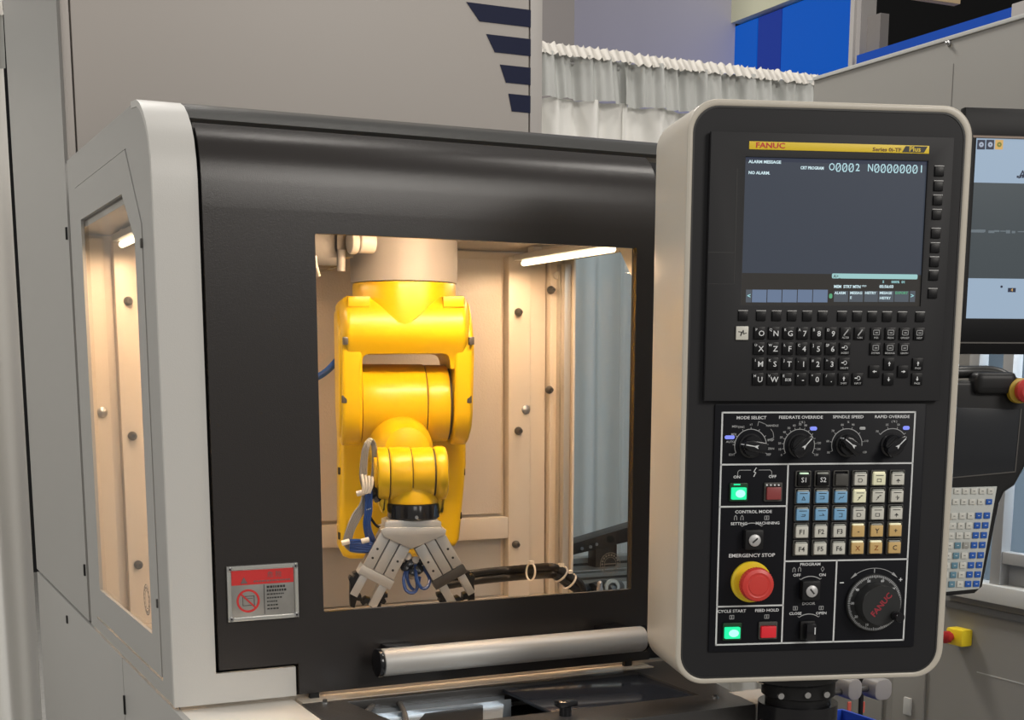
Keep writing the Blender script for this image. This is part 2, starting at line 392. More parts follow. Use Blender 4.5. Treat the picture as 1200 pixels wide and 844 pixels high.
# ============================================================ CHUTE COVER (dark lid in front of the door)
cc = thing('chute_cover', 'dark metal cover frame with smoked glass lid in front of the cell door', 'cover')
part('frame', plate([(.517, 1.47), (1.058, 1.47), (1.135, 1.88), (1.06, 1.88), (1.06, 1.727), (.517, 1.727)], 1.045, 1.070, 'XY',
     holes=[[(.60, 1.548), (1.02, 1.548), (1.02, 1.708), (.575, 1.712)]], bev=.0015),
     mat('cover_dark', (.045, .043, .042), .28, bump=(300, .25, .001)), cc)
part('front_skirt', bx(.517, 1.058, 1.474, 1.490, .980, 1.0448, .001), MATS['cover_dark'], cc)
part('glass_lid', bx(.80, 1.022, 1.552, 1.706, 1.062, 1.067, .0005), mat('smoked_glass', (.02, .024, .034), .12, spec=.6), cc)
part('steel_bracket', bx(.585, .792, 1.662, 1.6635, .95, 1.062), galv, cc)
zb5 = 1.056
bp_ = [hZ(x, y, zb5) for x, y in ((402, 834), (592, 809), (588, 850), (430, 866))]
part('steel_bracket', plate([(p.x, p.y) for p in bp_], 1.050, zb5, 'XY'), galv, cc)
bp_ = [hZ(x, y, zb5) for x, y in ((498, 838), (566, 828), (566, 848), (480, 858))]
part('black_pad', plate([(p.x, p.y) for p in bp_], zb5, zb5+.002, 'XY'), black, cc)
part('well', bx(.56, 1.03, 1.54, 1.745, .98, 1.03), mat('well_dark', (.02, .021, .024), .5), cc)
part('screw', cyl((.775, 1.672, 1.053), (.775, 1.672, 1.058), .006, n=12), steel, cc)
for x, y in ((1.03, 1.523), (.545, 1.715), (1.095, 1.80)):
    b = part('bolt', cyl((x, y, 1.070), (x, y, 1.072), .0045, n=12), steel, cc); part('socket', cyl((x, y, 1.072), (x, y, 1.0755), .003, n=6), darkst, b)
kn = part('clamp_knob', cyl((.802, 1.522, 1.070), (.802, 1.522, 1.082), .008, n=16), blackg, cc)
part('grip', bx(.789, .816, 1.513, 1.531, 1.082, 1.090, .003), blackg, kn)
for k, pp in enumerate(([tuple(hZ(408, 856, 1.052)), tuple(hZ(428, 836, 1.058)), tuple(hZ(440, 824, 1.060)), tuple(hZ(446, 818, 1.05))], [tuple(hZ(478, 856, 1.052)), tuple(hZ(474, 836, 1.060)), tuple(hZ(468, 824, 1.060)), tuple(hZ(462, 818, 1.05))])):
    tag(part('grey_cable', tube(pp, .0038), mat('cable_dark_grey', (.12, .11, .10), .5)), ('thin grey cable curving over the left of the dark cover', 'second grey cable bending down through the dark cover')[k], 'cable')

# ============================================================ ROBOT CELL
rc = thing('robot_cell', 'white and charcoal robot cell enclosure with lit interior and side window', 'enclosure')
XW = 1.25
curve = [(1.749, 1.70), (1.749, 1.73), (1.752, 1.755), (1.760, 1.780), (1.772, 1.798), (1.788, 1.813), (1.806, 1.825), (1.826, 1.832), (1.86, 1.835), (2.415, 1.838)]
sidep = [(1.756, 1.076), (2.418, 1.076), (2.418, 1.836)]+[(y+.006, z-.0035) for y, z in curve[::-1][1:]]
hatch = [(1.821, 1.096), (2.350, 1.096), (2.350, 1.786), (1.914, 1.786), (1.826, 1.684)]
hin = [(1.823, 1.101), (2.3485, 1.101), (2.3485, 1.7845), (1.9155, 1.7845), (1.8275, 1.6835)]
win = [(1.876, 1.151), (2.302, 1.151), (2.302, 1.733), (1.951, 1.733), (1.874, 1.668)]
for s, X0 in ((1, XS), (-1, XW)):
    lab = None if s == 1 else 'far right cell side seen from inside'
    if s == -1:
        rwin = [(1.84, 1.088), (2.346, 1.088), (2.346, 1.750), (2.035, 1.750), (1.985, 1.640), (1.84, 1.60)]
        ra, rb_ = hX(728, 292, XW), hX(741.5, 322, XW)
        rwin = [(1.87, 1.088), (2.346, 1.088), (2.346, 1.708), (ra.y, 1.708), (ra.y, ra.z), (rb_.y, rb_.z), (1.87, rb_.z-.12)]
        sp = part('side_panel', plate(sidep, XW-.004, XW, 'YZ', holes=[rwin]), cream, rc, label=lab)
        part('window_pane', bx(XW+.0005, XW+.0035, 1.86, 2.36, 1.08, 1.715), coolpane, sp)
        continue
    sp = part('side_panel', plate(sidep, X0, X0+s*.004, 'YZ', holes=[hatch]), grey if s == 1 else cream, rc, label=lab)
    hp = part('side_hatch', plate(hin, X0-.001, X0+s*.004, 'YZ', holes=[win], bev=0), grey if s == 1 else cream, rc)
    part('window_pane', bx(X0+s*.0045, X0+s*.0075, 1.868, 2.31, 1.143, 1.741), clear, hp)
    sm = mat('etched_ring', (.30, .27, .23), .7)
    p = hX(172.5, 703, XS); yy, zz = p.y, p.z
    g = bmesh.new(); ring((0, 0), .020, .0215, 0, .0004, bm=g, n=32); ring((0, 0), .0125, .0132, 0, .0004, bm=g, n=24)
    for i in range(16):
        a_ = i*math.tau/16; cyl((.0168*math.cos(a_), 0, .0168*math.sin(a_)), (.0168*math.cos(a_), .0004, .0168*math.sin(a_)), .0022, n=6, bm=g)
    part('etched_seal', g, sm, hp, (X0+(-.0005 if s == 1 else -.009), yy, zz), (0, 0, math.pi/2))
    for z in (1.20, 1.66): part('hinge_pin', bx(X0-s*.003, X0, 1.826, 1.832, z-.006, z+.006, .001), darkst, hp)
# fascia
fa = sweep([(1.749, 1.076)]+curve[:9], XS-.0008, .410, .008)
bx(.410, .5165, 1.749, 1.757, 1.076, 1.1155, bm=fa)
part('fascia', fa, white, rc)
fb = sweep([(1.749, 1.076)]+curve[:9], 1.20, XW+.004, .008); part('fascia', fb, white, rc)
part('roof_cover', sweep([(1.789, 1.809), (1.797, 1.816), (1.806, 1.824), (1.826, 1.832), (1.86, 1.835), (2.415, 1.838)], .4115, 1.198, .006), darkroof, rc)
part('header', bx(.36, 1.246, 1.772, 1.785, 1.69, 1.795), black, rc)
part('leak_blocker', bx(.40, .44, 1.7605, 1.772, 1.076, 1.745), black, rc)  # black boxes added behind the door edges to block leaking light
part('leak_blocker', bx(1.035, 1.25, 1.7605, 1.772, 1.076, 1.745), black, rc)
part('foot_leak_blocker', bx(.40, .545, 1.7605, 1.772, 1.075, 1.135), black, rc)  # added behind the fascia foot to stop light leaking through
# sliding door
doorout = [(.4135, 1.7), (.4135, 1.1205), (.5195, 1.1205), (.5195, 1.0785), (1.060, 1.0785), (1.060, 1.7)]
dwin = rr(.5555, 1.187, 1.0265, 1.6735, .002, 2)
dm = plate(doorout, 1.7445, 1.7525, holes=[dwin])
sweep([(1.7445, 1.70), (1.745, 1.73), (1.7475, 1.752), (1.755, 1.776), (1.766, 1.791), (1.781, 1.8025)], .4135, 1.060, .006, bm=dm)
dr = part('sliding_door', dm, dark, rc, ang=40)
part('window_pane', bx(.549, 1.033, 1.7535, 1.7575, 1.180, 1.680), clear, dr)
g = bmesh.new(); ring((0, 0), .0160, .0168, 0, .0003, bm=g, n=36); ring((0, 0), .0095, .0101, 0, .0003, bm=g, n=28)
for i in range(18):
    a_ = i*math.tau/18; cyl((.0131*math.cos(a_), 0, .0131*math.sin(a_)), (.0131*math.cos(a_), .0003, .0131*math.sin(a_)), .0016, n=6, bm=g)
bx(-.009, .009, 0, .0003, -.0006, .0006, bm=g)
p = hY(715, 661, 1.753); part('etched_seal', g, mat('etched_grey', (.20, .18, .15), .7), dr, (p.x, 1.753, p.z))
part('roller_bracket', bx(.535, .548, 1.748, 1.756, 1.066, 1.079, .001), black, dr)
part('roller_bracket', bx(1.02, 1.033, 1.748, 1.756, 1.066, 1.079, .001), black, dr)
# interior
part('floor_tray', bx(XS+.0085, XW-.005, 1.762, 2.41, 1.062, 1.074), mat('tray_paint', (.62, .55, .46), .16), rc)
part('tray_lip', bx(.519, 1.058, 1.729, 1.7615, 1.060, 1.0705), MATS['tray_paint'], rc)
wl = part('rear_wall', bx(XS+.005, XW-.005, 2.412, 2.42, 1.074, 1.72), cream, rc)
part('recessed_panel', bx(.478, 1.124, 2.404, 2.411, 1.235, 1.706, .001), mat('panel_textured', (.60, .54, .47), .3, bump=(260, .4, .002)), rc)
for x0, x1 in ((1.132, 1.177), (.417, .468)): part('door_post', bx(x0, x1, 2.388, 2.411, 1.074, 1.712, .002), cream, rc)
for x0, x1, y0 in ((1.180, 1.214, 2.398), (.362, .402, 2.398), (1.217, 1.246, 2.384)): part('corner_strip', bx(x0, x1, y0, 2.411, 1.074, 1.715, .0015), cream, rc)
part('cross_rail', bx(.468, 1.132, 2.388, 2.411, 1.188, 1.229, .003), cream, rc)
part('kick_panel', bx(.478, 1.124, 2.407, 2.411, 1.076, 1.186), mat('kick_grey', (.42, .40, .37), .45), rc)
for y0, y1 in ((2.352, 2.366), (2.372, 2.396)): part('aluminium_profile', bx(XW-.02, XW-.006, y0, y1, 1.076, 1.70, .002), mat('profile_alu', (.50, .47, .42), .35, metal=.4), rc)
part('ceiling_panel', bx(XS+.005, XW-.005, 1.80, 2.41, 1.722, 1.73), mat('ceiling_grey', (.30, .28, .25), .5), rc)
bolt = mesh(lathe([(.0075, 0), (.0075, .004), (.006, .006), (.0045, .0125), (.0040, .013), (.0020, .013), (.0018, .010)], 'Y', 16), darkst, name='bolt')
for x, y, yy in ((607, 366, 2.388), (607, 505, 2.388), (604, 638, 2.388), (645, 340, 2.384), (643, 457, 2.384), (150, 353, 2.388), (155, 511, 2.388), (162, 662, 2.388)):
    p = hY(x, y, yy); link('bolt', bolt, rc, (p.x, yy, p.z))
bolt2 = mesh(lathe([(.0085, 0), (.0085, .003), (.004, .005), (.001, .006)], 'Y', 16), steel, name='screw')
for x, y, yy in ((616, 480, 2.388), (120, 483, 2.398)):
    p = hY(x, y, yy); link('screw', bolt2, rc, (p.x, yy, p.z))
part('eyelet', plate(circ(hY(653, 323, 2.38).x, hY(653, 323, 2.38).z, .007, 16), 2.378, 2.384), capw, rc)
# door handle: its own bar on two brackets
hd = part('door_handle', bmesh.new(), silver, rc) if False else None
z0 = 1.1185
h = part('handle_bar', cyl((.6235, 1.712, z0), (1.028, 1.712, z0), .0185, n=32, bev=.003), silver, dr)
part('end_cap', cyl((.6165, 1.712, z0), (.6228, 1.712, z0), .0192, n=32, bev=.001), blackg, dr)
part('end_cap', cyl((1.029, 1.712, z0), (1.033, 1.712, z0), .0192, n=32, bev=.001), blackg, dr)
for x in (.655, .985): part('bracket', bx(x-.021, x+.021, 1.716, 1.7445, z0+.006, z0+.020, .003), blackg, dr)
# led light bars
lb = thing('light_bar', 'slim warm white lamp bar along the upper right of the cell', 'lamp')
def lightbar(t, X, z, watts):
    part('housing', bx(X-.014, X+.014, 2.00, 2.36, z+.005, z+.016, .002), alu, t)
    part('diffuser', cyl((X, 2.012, z), (X, 2.35, z), .0052, n=16, bev=.004), ledw, t)
    part('mount', bx(X-.009, X+.009, 2.04, 2.06, z+.016, 1.722), alu, t)
    part('mount', bx(X-.009, X+.009, 2.29, 2.31, z+.016, 1.722), alu, t)
    area('bar_light', (X, 2.18, z-.011), (X, 2.18, 0), .016, watts, (1, .67, .40), .32)
lightbar(lb, 1.142, 1.697, 1.45)
lb2 = thing('light_bar', 'warm lamp bar glimpsed at the top of the left side window', 'lamp')
lightbar(lb2, .424, 1.702, 1.6)
lb3 = thing('work_lamp', 'warm lamp bar above the window lighting the robot base', 'lamp')
part('housing', bx(.62, .98, 1.80, 1.83, 1.700, 1.722, .002), alu, lb3)
part('diffuser', bx(.63, .97, 1.804, 1.826, 1.6985, 1.6995), ledw, lb3)
area('bar_light', (.80, 1.815, 1.697), (.80, 2.0, 1.30), .32, 4.3, (1, .67, .40), .02)

# warning plate on the door
wp = thing('warning_sign', 'silver sign with red band and red prohibition circle on the charcoal door', 'sign')
Y0 = 1.7442
part('plate', bx(.4265, .5205, Y0-.0025, Y0, 1.1835, 1.2555, .0006), plates, wp)
part('rim', plate([(.4265, 1.1835), (.5205, 1.1835), (.5205, 1.2555), (.4265, 1.2555)], Y0-.0045, Y0-.0025, holes=[rr(.4315, 1.1885, .5155, 1.2505, .003)], bev=.0006), mat('clear_acrylic_rim', (.5, .5, .47), .15, metal=.5), wp)
part('red_band', bx(.4325, .5145, Y0-.0032, Y0-.0025, 1.2305, 1.2495), redink, wp)
cx_, cz_ = .4535, 1.2095
part('prohibition_circle', ring((cx_, cz_), .0125, .0152, -Y0+.0025, -Y0+.0033), redink, wp)
g = strip([(cx_-.007, cz_-.006), (cx_+.008, cz_-.006), (cx_+.008, cz_+.006), (cx_-.007, cz_+.006), (cx_-.007, cz_-.006)], .0007, -Y0+.0025, -Y0+.0030)
strip([(cx_-.005, cz_+.003), (cx_+.006, cz_+.003)], .0005, -Y0+.0025, -Y0+.0030, bm=g); part('machine_symbol', g, inkk, wp)
part('prohibition_bar', strip([(cx_-.0095, cz_+.0095), (cx_+.0095, cz_-.0095)], .002, -Y0+.0025, -Y0+.0035), redink, wp)
part('divider', bx(.4745, .4752, Y0-.0030, Y0-.0025, 1.1905, 1.2295), inkk, wp)
g = plate([(.4440, 1.2325), (.4530, 1.2325), (.4485, 1.2410)], Y0-.0037, Y0-.0032); part('triangle_symbol', g, mat('sign_grey_ink', (.16, .10, .10), .5), wp)
text(wp, '危 险', (.489, Y0-.0034, 1.2420), .0085, MATS['sign_grey_ink'], bold=0)
g = bmesh.new()
for i in range(14): bx(.4615+i*.0035, .4615+i*.0035+.0024, Y0-.0035, Y0-.0032, 1.2335, 1.2355, bm=g)
part('small_print', g, MATS['sign_grey_ink'], wp)
g = bmesh.new(); rnd = random.Random(2)
for r in range(7):
    z = 1.2262-r*.0048; x = .4785
    for k in range((7, 8, 7, 6, 5, 4, 4)[r]):
        w_ = rnd.uniform(.0014, .0034); bx(x, x+w_, Y0-.0030, Y0-.0025, z-.0010-(.0006 if r < 2 else 0), z+.0008+(.0006 if r < 2 else 0), bm=g); x += w_+.0010
        if x > .511: break
part('small_print', g, inkk, wp)
for x in (.4303, .5168):
    for z in (1.1872, 1.2518):
        s_ = part('screw', lathe([(.0034, .0), (.0034, .0022), (.0022, .0036)], 'Y', 14, c=(x, Y0-.0025, z)), steel, wp)
        part('slot', bx(x-.0012, x+.0012, Y0-.0063, Y0-.0060, z-.0012, z+.0012), black, s_)

# ============================================================ ROBOT (hangs from the cell ceiling, frame turned a little to the viewer)
RF = Frame(hY(473, 437, 2.12), .26); r = RF.px
rb = thing('industrial_robot', 'yellow industrial robot arm hanging upside down from a grey base', 'robot', frame=RF)
seam = mat('dark_seam', (.05, .035, .01), .6)
c = r(473.5, 333, 0); R0 = (r(536, 333).x-r(411, 333).x)/2
ztop = 1.722-1.5
part('base_column', lathe([(R0*1.0, ztop), (R0, c.z+.012), (R0-.001, c.z+.001), (R0-.01, c.z)], 'Z', 48, c=(c.x, 0, 0)), basegr, rb)
part('base_flange', lathe([(R0*1.12, ztop), (R0*1.12, ztop-.014), (R0*1.0, ztop-.018)], 'Z', 48, c=(c.x, 0, 0)), basegr, rb)
zb_ = r(473, 392, 0).z
part('turret', lathe([(R0-.004, c.z-.0005), (R0-.003, c.z-.006), (R0-.003, zb_), (R0*.9, zb_-.006), (R0*.5, zb_-.008)], 'Z', 48, c=(c.x, 0, 0)), yel, rb)
part('turret_seam', plate([(r(516, 340, R0).x+.001, zb_), (r(516, 340, R0).x+.0022, zb_), (r(516, 340, R0).x+.0022, c.z), (r(516, 340, R0).x+.001, c.z)], -R0*.76, -R0*.70), seam, rb)
# shoulder bridge with the V shaped saddle
wf = .078
def q2(L, w): return [(r(x, y, w).x, r(x, y, w).z) for x, y in L]
top = [(404, 349), (409, 345.5), (434, 345.5), (438, 352), (448, 360), (459, 371), (467, 378.5), (475, 381.5), (483, 378.5), (492, 371), (504, 360), (515, 351), (520, 346.5), (545, 346.5), (549, 351)]
bot = [(549, 430), (531, 430), (530, 420), (526, 415.5), (519, 413.8), (434, 414.5), (427, 416.5), (424.5, 422), (424, 430), (404, 430)]
def interp(L, x):
    for (x0, y0), (x1, y1) in zip(L, L[1:]):
        if x <= x1: return y0+(y1-y0)*(x-x0)/(x1-x0) if x1 > x0 else y1
    return L[-1][1]
tl = [(401, 354), (404, 349), (409, 346), (434, 346), (440, 352), (448, 359), (459, 370), (467, 377.5), (475, 380.5), (483, 377.5), (492, 370), (504, 359), (513, 351), (520, 346), (545, 346), (549, 349), (552, 354)]
bl_ = [(401, 432), (424, 432), (424.5, 424), (427, 418), (430, 415.5), (434, 414.5), (519, 413.8), (525, 415), (528, 417.5), (530, 423), (531, 432), (552, 432)]
xs_ = sorted({x for x, _ in tl} | {x for x, _ in bl_} | {401+i*2.0 for i in range(76)})
wf = .096
def bridge():
    t = bmesh.new(); cols = []; zc = r(476, 388, wf).z; hh = r(476, 340, wf).z-zc
    K = 16; zl = r(476, 430, wf).z
    for x in xs_:
        u = r(x, 400, wf).x; zt, zb = r(x, interp(tl, x), wf).z, r(x, interp(bl_, x), wf).z; c = []
        e = min(x-401, 552-x); sidein = .020*max(0, 1-e/9)**2
        for i in range(K+1):
            z = zt+(zb-zt)*i/K
            f = wf if z < zc else wf-.046+.046*math.sqrt(max(0, 1-min(1, (z-zc)/hh)**2))
            if z < zc:
                k = min(1, (zc-z)/(zc-zl)); k = k*k*(3-2*k); f = wf-(wf-.069)*k
            c.append(t.verts.new((u, -(f-sidein), z)))
        c += [t.verts.new((u, .055, zb)), t.verts.new((u, .055, zt))]
        cols.append(c)
    for A, B in zip(cols, cols[1:]):
        n = len(A)
        for i in range(n): t.faces.new((A[i], A[(i+1) % n], B[(i+1) % n], B[i]))
    t.faces.new(cols[0]); t.faces.new(cols[-1]); return t
part('shoulder_bridge', bridge(), yel, rb, ang=38)
# raised pads at the two top corners
for x0, x1 in ((408, 434), (520, 545)):
    L = q2([(x0, 347), (x1, 347), (x1, 360), (x0, 360)], wf); part('lifting_pad', plate(L, -wf+.006, -wf+.07, bev=.003), yel, rb)
# fork arms: plates with rounded lower ends around the elbow axis
ec = r(478, 473, 0); RE = (r(478, 425, wf*.8).z-r(478, 520, wf*.8).z)/2
def armprof(rad, ztop_):
    pts = [(-rad-.014, ztop_-.07), (-rad-.010, ztop_-.045), (-rad*.95, ztop_-.02), (-rad*.7, ztop_-.004), (-rad*.55, ztop_), (rad*.65, ztop_), (rad*.8, ztop_-.01)]
    pts += [(rad*math.cos(math.radians(a)), ec.z+rad*math.sin(math.radians(a))) for a in range(0, -181, -12)]
    return pts
za = r(410, 350, wf).z
for nm, xo0, xo1, xc in (('left', 396.5, 423.5, 400.5), ('right', 530.5, 554, 549)):
    u0, u1 = r(xo0, 440, wf*.5).x, r(xo1, 440, wf*.5).x
    part('fork_arm', plate(armprof(RE+.004, za), u0+.004 if nm == 'left' else u0, u1 if nm == 'left' else u1-.004, 'YZ', bev=.006, seg=3), yel, rb, ang=45)
    ua, ub = (u0, u0+.012) if nm == 'left' else (u1-.012, u1)
    part('arm_cover', plate(armprof(RE-.008, za-.012), ua, ub, 'YZ', bev=.007, seg=3), yel, rb, ang=45)
    for y in ((400, 468)):
        b = r(403.5 if nm == 'left' else 549.5, y, RE); part('cover_screw', bx(b.x-.004, b.x+.004, -RE-(.0055 if y > 450 else .030), -RE+.01, b.z-.006, b.z+.006, .0015), darkst, rb)
# elbow drum between the arms
ua, um, ub = r(425.5, 470, RE).x, r(502, 470, RE).x, r(529.5, 470, RE).x
for a_, b_, rad in ((ua, um-.0007, RE), (um+.0007, ub-.001, RE-.001)):
    part('elbow_drum', cyl((a_, 0, ec.z), (b_, 0, ec.z), rad, n=64, bev=.002), yel, rb)
part('drum_gap', cyl((ua-.002, 0, ec.z), (ub+.002, 0, ec.z), RE-.004, n=48), seam, rb)
# forearm pointing to the viewer
wz = .155
fc = r(474, 526, .10); 
part('forearm', lathe([(.052, .02), (.050, .05), (.046, .075), (.043, .115), (.034, .140), (.02, .146)], 'Y', 48, c=(fc.x, 0, fc.z)), yel, rb)
# rear link behind everything
wr = -.115
part('rear_link', plate(q2([(397, 430), (545, 430), (546, 545), (541, 600), (538, 632), (533, 640), (520, 641), (500, 652), (440, 655), (410, 655), (402, 652), (397, 642)], wr+.03), .075, .15, bev=.014, seg=4), yel, rb, ang=50)
for x, y in ((401, 552), (540, 553), (401, 628), (536, 604)):
    b = r(x, y, wr+.03); part('pocket', bx(b.x-.007, b.x+.007, .079, .092, b.z-.006, b.z+.006, .0015), seam, rb)
# wrist
wc = r(482, 555, wz); RW = (r(480, 523, wz).z-r(480, 586, wz).z)/2
def seg_(x0, x1, rad, nm='wrist_section', bev=.003):
    part(nm, cyl((r(x0, 550, wz).x, -wz, wc.z), (r(x1, 550, wz).x, -wz, wc.z), rad, n=48, bev=bev), yel, rb)
seg_(441, 454.5, RW-.001); seg_(455.3, 480.5, RW); seg_(481, 506.5, RW-.001); seg_(507.3, 522.5, RW+.0005, 'wrist_cap', .006)
seg_(437.5, 441.5, RW-.014, 'wrist_cap', .001)
part('wrist_gap', cyl((r(444, 550, wz).x, -wz, wc.z), (r(520, 550, wz).x, -wz, wc.z), RW-.003, n=40), seam, rb)
# wrist side plates running down beside the flange
for x0, x1, y1 in ((441, 455, 600), (509, 522, 602)):
    L = q2([(x0, 560), (x1, 560), (x1-3, y1-8), (x1-6, y1), (x0+6, y1), (x0+2, y1-10)], wz-.01)
    part('wrist_fork', plate(L, -wz-.012, -wz+.03, bev=.004, seg=3), yel, rb)
zf0, zf1 = r(484, 589, wz).z, r(484, 570, wz).z
fx = r(484.5, 600, wz).x; s_ = (r(484, 600, wz).x-r(483, 600, wz).x)
part('wrist_dome', lathe([(.030*1, zf1+.02), (.031*1.05, zf1), (s_*29, zf0+.004), (s_*29, zf0)], 'Z', 40, c=(fx, -wz, 0)), yel, rb)
z2 = r(484, 611, wz+.03).z
part('flange', lathe([(s_*29.5, zf0-.001), (s_*30.5, zf0-.003), (s_*30.5, z2+.004), (s_*28, z2+.001), (s_*20, z2)], 'Z', 40, c=(fx, -wz, 0)), blackg, rb)
part('flange_pin', cyl((fx, -wz-s_*30.5, (zf0+z2)/2-.006), (fx, -wz-s_*30.5-.003, (zf0+z2)/2-.006), .0025, n=10), steel, rb)

# ------------------------------------------------------------ gripper
gp = thing('dual_gripper', 'aluminium double gripper on the robot wrist with two splayed jaw units', 'gripper', frame=RF)
wg = wz
part('adapter_plate', plate(q2([(451, 612), (456, 610), (512, 609.5), (517, 612), (517, 621), (451, 621)], wg+.03), -wg-.032, -wg+.028, bev=.0015), alu, gp)
part('wedge_block', plate(q2([(446, 620.5), (452, 618.5), (516, 618), (523, 621), (521.5, 627), (482, 643.5), (450, 629)], wg+.036), -wg-.038, -wg+.026, bev=.0012), alu, gp)
hole = mat('hole_dark', (.02, .02, .02), .6)
def jaw_unit(sgn):
    w = wg+.03; o = r(463 if sgn < 0 else 504, 634 if sgn < 0 else 635, w); px1 = s_*.98
    ang = math.radians(29)
    ax = Vector((sgn*math.sin(ang), -math.cos(ang))); cr = Vector((sgn*math.cos(ang), math.sin(ang)))   # down axis, outward axis
    def M2(s, t): return (o.x+(ax.x*s+cr.x*t)*px1, o.z+(ax.y*s+cr.y*t)*px1)
    def quad(s0, s1, t0, t1): return [M2(s0, t0), M2(s1, t0), M2(s1, t1), M2(s0, t1)]
    y0 = -w
    body = part('cylinder_body', plate(quad(-2, 42, -20, 20), y0+.003, y0+.034, bev=.0008), mat('groove_shade_alu', (.16, .155, .15), .4, metal=.5), gp)  # body darkened to paint shade into the grooves between the ribs
    for t0, t1 in ((-20, -7.2), (-5.8, 5.8), (7.2, 20)): part('body_rib', plate(quad(-2, 42, t0, t1), y0-.002, y0+.004, bev=.0006), alu, body)
    for s, t in ((18, 14), (30, 14), (20, -14), (32, -14)):
        m = M2(s, t); part('screw_hole', cyl((m[0], y0-.0024, m[1]), (m[0], y0-.0016, m[1]), .0019, n=12), hole, body)
    part('guide_block', plate(quad(42.5, 54, -22, 21), y0-.003, y0+.034, bev=.001), alu if sgn < 0 else darkst, gp)
    for t0, t1, L in ((-18, -8, 82), (8, 17, 80)):
        j = part('jaw', plate(quad(54, L, t0, t1), y0-.001, y0+.022, bev=.0008), alu, gp)
        outw = t0 > 0
        if outw: teeth = [(56, 17), (54, 22), (58, 25), (58, 22), (62, 22), (62, 26), (66, 26), (70, 22), (86, 14), (94, 9), (93, 4), (84, 6), (82, 0), (76, 4), (78, 10), (70, 14)]
        else: teeth = [(62, -18), (60, -23), (64, -25), (66, -22), (69, -26), (73, -25), (74, -21), (78, -24), (82, -22), (84, -16), (82, -6), (86, -3), (84, 1), (76, -2), (75, -9), (72, -11)]
        part('gripping_finger', plate([M2(*p) for p in teeth], y0+.005, y0+.030, bev=.0008), black, j)
    m = M2(60, 0)
jaw_unit(-1); jaw_unit(1)
m0 = r(483, 655, wg+.01)
for dx, dz, rr_, mt in ((-.008, .006, .006, capw), (.004, .0, .0055, capw), (-.013, -.010, .007, blackg), (.010, -.014, .007, blackg), (0, -.018, .006, blackg), (-.006, -.004, .007, blackg), (.014, -.002, .005, blackg)):
    part('air_fitting', cyl((m0.x+dx, m0.y-.012, m0.z+dz), (m0.x+dx*.6, m0.y+.012, m0.z+dz-.010), rr_, n=12, bev=.001), mt, gp)
def rt(L, rad, m, w=wg+.02, **k):
    pts = [(r(a[0], a[1], a[2] if len(a) > 2 else w)) for a in L]; return tube(pts, rad, **k)
hs = thing('blue_air_hose', 'small looped blue air hoses between the two gripper units', 'hose', frame=RF)
part('hose_loop', rt([(476, 665, .17), (473, 680, .185), (476, 692, .19), (484, 695, .19), (489, 688, .18), (486, 670, .17)], .0026, hoseb), hoseb, hs)
part('hose_loop', rt([(487, 662, .17), (488, 678, .185), (494, 689, .19), (501, 688, .19), (503, 678, .18), (495, 664, .17)], .0026, hoseb), hoseb, hs)
part('hose_loop', rt([(480, 660, .165), (477, 675, .175), (481, 688, .175), (488, 691, .175), (492, 676, .17)], .0026, hoseb), hoseb, hs)
# cable bundle left of the wrist
cb = thing('cable_bundle', 'looped bundle of grey and blue cables tied left of the wrist', 'cable bundle', frame=RF)
for i in range(8):
    a_ = i*.7; dx = (i % 4-1.5)*2.1; dw = .004*(i//4)
    part('grey_cable', rt([(432+dx*.5, 583, .16+dw), (426+dx, 562, .165+dw), (427+dx*.9, 535, .17+dw), (430+dx*.8, 519+abs(dx)*.8, .172+dw), (434+dx*.6, 514+abs(dx)*.6, .172-dw), (438+dx*.5, 522, .165-dw), (440+dx*.8, 545, .158-dw), (436+dx*.6, 572, .155-dw), (432+dx*.4, 585, .155)], .0021, hoseg, n=6), hoseg, cb)
for i in range(5):
    dx = (i-2)*2.4
    part('grey_cable', rt([(430+dx*.6, 570, .165), (427+dx*.8, 590, .17), (419+dx, 603, .172), (411+dx*.8, 620, .172), (407+dx*.7, 636, .168), (411, 645-i, .163), (425, 647-i*1.6, .158), (440, 646-i*1.8, .15)], .0024, hoseg, n=6), hoseg, cb)
for i in range(4):
    part('blue_cable', rt([(429+i*1.8, 572, .175), (429+i*2, 595, .178), (427+i*2, 615, .178), (430+i*2.6, 631, .172), (434+i*2, 636, .165)], .0024, hoseb, n=6), hoseb, cb)
for i in range(5):
    part('blue_cable', rt([(410, 634+i*2.6, .172), (422, 634+i*2.9, .175), (436, 637+i*2.2, .17), (450, 640+i*1.4, .15)], .0030, hoseb, n=6), hoseb, cb)
for i in range(4): part('tie_tail', rt([(424+i*4, 556+i, .18), (426+i*3.4, 568, .184), (425+i*2.6, 578, .182)], .0022, tie, n=6), tie, cb)
for x, y, wd in ((424, 578, .008), (405, 636, .006), (432, 597, .005), (428, 634, .006)):
    p = r(x, y, .176); part('cable_tie', cyl((p.x-wd, p.y, p.z-.001), (p.x+wd, p.y, p.z+.002), .0042, n=10, bev=.001), tie, cb)
part('black_plug', rt([(436, 566, .165), (438, 577, .17), (443, 586, .165)], .0065, blackg, n=10), blackg, cb)
part('black_lead', rt([(428, 592, .17), (434, 606, .17), (441, 616, .165), (450, 620, .155)], .0022, blackg, n=6), blackg, cb)
bh = thing('blue_hose', 'bright blue hose curving behind the left of the robot shoulder', 'hose')
P = [hY(352, 450, 2.22), hY(370, 443, 2.22), hY(384, 434, 2.22), hY(396, 421, 2.22), hY(408, 405, 2.25)]
part('hose', tube([tuple(p) for p in P], .0055, n=10), mat('bright_blue_hose', (.02, .10, .42), .25), bh)

